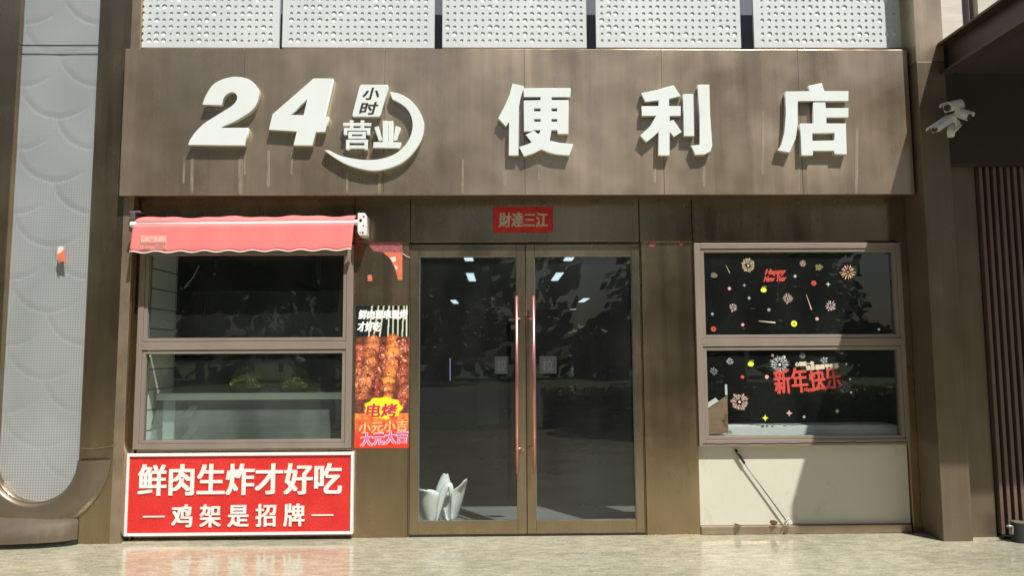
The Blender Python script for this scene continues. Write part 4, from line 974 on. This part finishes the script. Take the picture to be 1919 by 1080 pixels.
b = MB(); b.tube([P(843.5, 672, 3.0), P(843.5, 714, 3.0)], .005, 8); tag(b.build('tube_light', mat('bluish_tube', (.5, .5, .8), .4, emit=(.55, .55, 1), es=.35)), 'thin upright bluish light strip deep behind the left door leaf', 'light')
b = MB(); b.prism([(X(893, 800, 2.2), .70), (X(935, 800, 2.2), .70), (X(932, 720, 2.2), 1.25), (X(900, 720, 2.2), 1.25)], 2.2, 2.22); tag(b.build('notice_board', mat('grey_board', (.07, .075, .075), .6)), 'dim grey notice board standing behind the left door leaf', 'board')
b = MB(); b.box(X(953, 598, .2), X(968, 598, .2), .18, .2, Z(960, 602, .2), Z(960, 597, .2)); b.box(X(958, 608, .2), X(966, 608, .2), .18, .2, Z(960, 618, .2), Z(960, 610, .2)); tag(b.build('door_chain', M['steel']), 'small steel chain lock hanging behind the left door handle', 'lock')

# ---------------------------------------------------------------- outside odds and ends
pl = thing('leaning_pole', P(1478, 985, -.05), 'thin steel pole leaning diagonally against the cream panel under the right-hand window', 'pole')
b = MB(); pa, pb = P(1378, 843, .008), P(1395, 869, .006); pc = P(1474, 978, .004)
b.tube([pb, pc], .0055, 10); b.build('shaft', vary('dull_steel', (.20, .20, .19), (.27, .27, .26), (9, 9, 9), .5, .6), pl, 0, True)
b = MB(); b.tube([pa, pb], .0105, 10); b.build('grip', M['black_metal'], pl, 0, True)
b = MB(); q0 = P(1474, 974, -.03)
b.tube([P(1470, 983, -.045), P(1478, 972, -.04), P(1484, 981, -.05), P(1476, 987, -.05)], .008, 8); b.tube([P(1476, 985, -.05), P(1480, 977, -.05)], .006, 8); b.build('clip', M['grey_plastic'], pl, 0, True)
def leaf(px, py, w_, h_, label, m):
    p = P(px, py, -.02); b = MB(); n = 10; vs = [(p.x+w_*math.cos(a)+.3*h_*math.sin(a), -.02-.03*math.sin(a)+.008*math.cos(2*a), max(p.z-.5*w_*math.cos(a)+h_*math.sin(a), .067)) for a in [2*math.pi*k/n for k in range(n)]]
    vs2 = [(v[0], v[1]-.004, v[2]+.003) for v in vs]; b.add(vs+vs2, [tuple(range(n)), tuple(range(n, 2*n))]+[(i, (i+1) % n, n+(i+1) % n, n+i) for i in range(n)])
    tag(b.build('dead_leaf', m), label, 'leaf')
leaf(1450, 981, .028, .022, 'curled reddish brown leaf at the foot of the leaning pole', vary('dry_leaf', (.26, .13, .09), (.36, .2, .14), (40, 40, 40), .7))
leaf(1383, 986, .026, .012, 'small dull green leaf on the brass trim left of the pole', mat('green_leaf', (.22, .22, .12), .7))
# loose litter of chips along the wall foot is too small to count; floor fixture at the right edge
fx_ = thing('floor_bollard', (4.09, -.33, 0), 'short dark grey capped floor fixture before the slat wall at the right edge', 'bollard')
b = MB(); bx_ = X(1909, 990, -.33); b.tube([(bx_, -.33, .002), (bx_, -.33, .15)], .052, 20); b.build('body', mat('dark_grey_cast', (.022, .024, .026), .6), fx_, .003)
b = MB(); b.tube([(bx_, -.33, .1505), (bx_, -.33, .156)], .050, 20); b.build('cap', M['brass'], fx_, .002)
b = MB(); b.tube([(bx_-.10, -.34, .125), (bx_-.052, -.34, .122), (bx_-.056, -.34, .06)], .010, 8); b.build('tap', M['steel'], fx_, 0, True)
# security cameras
CY = -.42
br2 = thing('camera_bracket', P(1786, 235, -.32), 'grey arm bracket carrying three surveillance cameras on the pier', 'bracket')
b = MB(); b.tube([P(1790, 232, -.297), P(1789, 226, -.36), P(1789, 213, CY)], .016, 10); b.build('arm', M['grey_plastic'], br2, 0, True)
b = MB(); p = P(1790, 232, -.297); b.tube([(p.x, -.297, p.z), (p.x, -.305, p.z)], .04, 16); b.build('base_plate', M['grey_plastic'], br2)
def scam(back, front, rad, label, hood=True, yb=CY, yf_=CY):
    a, c = P(*back, yb), P(*front, yf_); d = (c-a).normalized(); s = d.cross(Vector((0, 0, 1))).normalized(); u_ = s.cross(d); L = (c-a).length
    t = thing('surveillance_camera', a, label, 'camera', 'surveillance cameras on the pier bracket')
    b = MB(); n = 8; prof = [(-1, -.85), (1, -.85), (1.08, .3), (.75, .95), (-.75, .95), (-1.08, .3)]
    vs = [a+s*x*rad+u_*z*rad for x, z in prof]+[a+d*L+s*x*rad+u_*z*rad for x, z in prof]
    m_ = len(prof); b.add(vs, [tuple(reversed(range(m_))), tuple(range(m_, 2*m_))]+[(i, (i+1) % m_, m_+(i+1) % m_, m_+i) for i in range(m_)]); b.build('housing', M['grey_plastic'], t, .003)
    if hood:
        b = MB(); h = [(-1.18, .5), (-.8, 1.08), (.8, 1.08), (1.18, .5)]; e = a+d*L*.1; g = a+d*L*1.22
        o_ = [(x*1.06, z+.09) for x, z in h]
        pts = h+o_[::-1]; vs = [e+s*x*rad+u_*z*rad for x, z in pts]+[g+s*x*rad+u_*z*rad for x, z in pts]; m_ = len(pts)
        b.add(vs, [tuple(reversed(range(m_))), tuple(range(m_, 2*m_))]+[(i, (i+1) % m_, m_+(i+1) % m_, m_+i) for i in range(m_)]); b.build('sunshield', M['grey_plastic'], t)
    b = MB(); b.tube([a+d*(L+.0005), a+d*(L+.012)], rad*.72, 16); b.build('lens', M['rubber'], t)
scam((1799, 197), (1776, 202), .037, 'grey surveillance camera aimed left, topmost of the three on the pier', yf_=CY-.05)
scam((1791, 211), (1815, 218.5), .035, 'grey surveillance camera aimed right, below the topmost one', yf_=CY-.06)
scam((1783, 221), (1752, 242), .031, 'grey surveillance camera slanting down to the left over the pier', yf_=CY-.08)
b = MB(); b.tube([P(1784, 232, -.40), P(1782, 246, -.42), P(1782, 255, -.43)], [.022, .03, .026], 12)
dt = b.build('sensor_head', M['grey_plastic'], br2, 0, True)
b = MB(); b.tube([P(1801, 234, -.43), P(1785, 250, -.44)], .010, 8); b.build('strut', M['grey_plastic'], br2, 0, True)

# ---------------------------------------------------------------- greenery across the street, mirrored in the glass and the metal
def leaves(n, sampler, size, seed):
    r = random.Random(seed); vs = []; fs = []
    for k in range(n):
        p = sampler(r); a = Vector((r.gauss(0, 1), r.gauss(0, 1), r.gauss(0, 1))).normalized(); c = a.orthogonal().normalized(); s = size*r.uniform(.6, 1.3)
        c2_ = a.cross(c); i = len(vs)
        vs += [p-c*s*.5, p+c2_*s*.32, p+c*s*.5, p-c2_*s*.32]; fs.append((i, i+1, i+2, i+3))
    return vs, fs
def tree(x, y, h, rad_, seed, label, group, n=9500, leaf_='leaf', proto=[]):
    t = thing('street_tree', (x, y, -.13), label, 'tree', group); r = random.Random(seed)
    b = MB(); b.tube([(x, y, -.13), (x+.05, y, h*.25), (x-.05, y+.1, h*.6)], [.2, .15, .07], 8)
    cl = []
    for k in range(14):
        a = r.uniform(0, 6.28); e = r.uniform(.28, .95); rr_ = rad_*r.uniform(.3, .85)*(1.1-.6*e)
        cl.append((Vector((x+rr_*math.cos(a), y+rr_*math.sin(a), h*e)), rad_*r.uniform(.28, .5)))
        if k < 7: b.tube([(x, y, h*.22+.2*k), cl[-1][0]], [.07, .02], 6)
    b.build('trunk', M['bark'], t, 0, True)
    def smp(q):
        c, s = q.choice(cl); d = Vector((q.gauss(0, 1), q.gauss(0, 1), q.gauss(0, .8))).normalized(); return c+d*s*(q.random()**.35)
    vs, fs = leaves(n, smp, .27, seed); b = MB(); b.add(vs, fs); b.build('crown', M[leaf_], t)
    return t
GT = 'dark trees across the road'
T0 = tree(-15, -11.5, 9.0, 3.4, 11, 'dense dark tree mirrored at the far left of the glass', GT)
T1 = tree(5.4, -11.3, 8.6, 3.3, 12, 'dense dark tree mirrored in the right door leaf', GT)
for i, (src, x, y, s, rz, lb) in enumerate([(T0, -9.3, -11.8, 1.0, 1.1, 'left of the door'), (T1, -4.0, -11.4, .95, 2.0, 'in the left door leaf'), (T0, 8.0, -18.5, 1.0, 2.6, 'in the left part of the right-hand window'),
        (T1, 18.5, -17.5, 1.05, .6, 'in the right part of the right-hand window'), (T0, 18.5, -11.8, 1.0, 4.0, 'at the far right'),
        (T1, -22, -34, 1.5, .4, 'far behind on the left'), (T0, -18, -39, 1.3, 3.3, 'far behind, left of the middle'), (T1, -3, -37, 1.35, 1.7, 'far behind the left door leaf'),
        (T0, 12, -36, 1.35, 5.2, 'far behind the right door leaf'), (T1, 16, -34, 1.5, 2.9, 'far behind the right-hand window'), (T0, 27, -35, 1.5, 1.0, 'far behind on the right')]):
    c = dup(src); c.location = (x, y, -.13); c.scale = (s, s, s); c.rotation_euler = (0, 0, rz); c['label'] = 'dark tree across the road mirrored '+lb
    if y < -30: c['label'] = 'large dark tree '+lb+' in the reflections'
hd_ = thing('clipped_hedge', (5.2, -10, -.13), 'long low clipped green hedge mirrored in the right-hand window', 'hedge')
def hs(q):
    f_ = q.random(); x = q.uniform(.9, 9.5)
    if f_ < .5: return Vector((x, q.uniform(-10.5, -9.5), .68+q.gauss(0, .03)))
    return Vector((x, -9.5+q.gauss(0, .04), q.uniform(-.12, .68)))
vs, fs = leaves(5200, hs, .11, 5); b = MB(); b.add(vs, fs); b.build('foliage', M['leaf2'], hd_)
b = MB(); b.box(.95, 9.45, -10.45, -9.56, -.13, .6); b.build('branch_core', M['bark'], hd_)
for px, py, hw, hh, lb in ((462, 723, .142, .125, 'larger rounded green plant on the counter behind the lower left window'), (556, 722, .118, .112, 'smaller rounded green plant on the counter behind the lower left window')):
    c0_ = P(px, py, .36); zb1 = tz+.001
    t = thing('potted_plant', (c0_.x, .36, zb1), lb, 'plant', 'round green plants on the glass counter')
    ht = P(px, py-hh*1000*.27, .36).z-zb1
    def ss(q):
        d = Vector((q.gauss(0, 1), q.gauss(0, 1), abs(q.gauss(0, 1))+.05)).normalized(); return Vector((c0_.x+d.x*hw, .36+d.y*hw*.75, zb1+.03+d.z*ht*.9*q.uniform(.9, 1)))
    vs, fs = leaves(2600, ss, .028, px); b = MB(); b.add(vs, fs); b.build('foliage', M['leaf3'], t)
    b = MB(); b.tube([(c0_.x, .36, zb1), (c0_.x, .36, zb1+.028)], hw*.7, 20); b.build('pot', M['black_metal'], t)

b = MB(); rr = random.Random(9)
def fw_(q):
    x = q.uniform(-75, 75); hh = (.3 if 5.4 < x < 9 or 25 < x < 29 else 1)*(11+2.2*math.sin(x*.31)+1.6*math.sin(x*.83+1)+1.0*math.sin(x*1.9))
    return Vector((x, -46+q.gauss(0, 1.0), -.13+hh*q.random()**.8))
vs, fs = leaves(9000, fw_, 1.5, 77); b.add(vs, fs); tag(b.build('far_wood', M['leaf']), 'dark wooded edge far across the road', 'wood', kind='stuff')
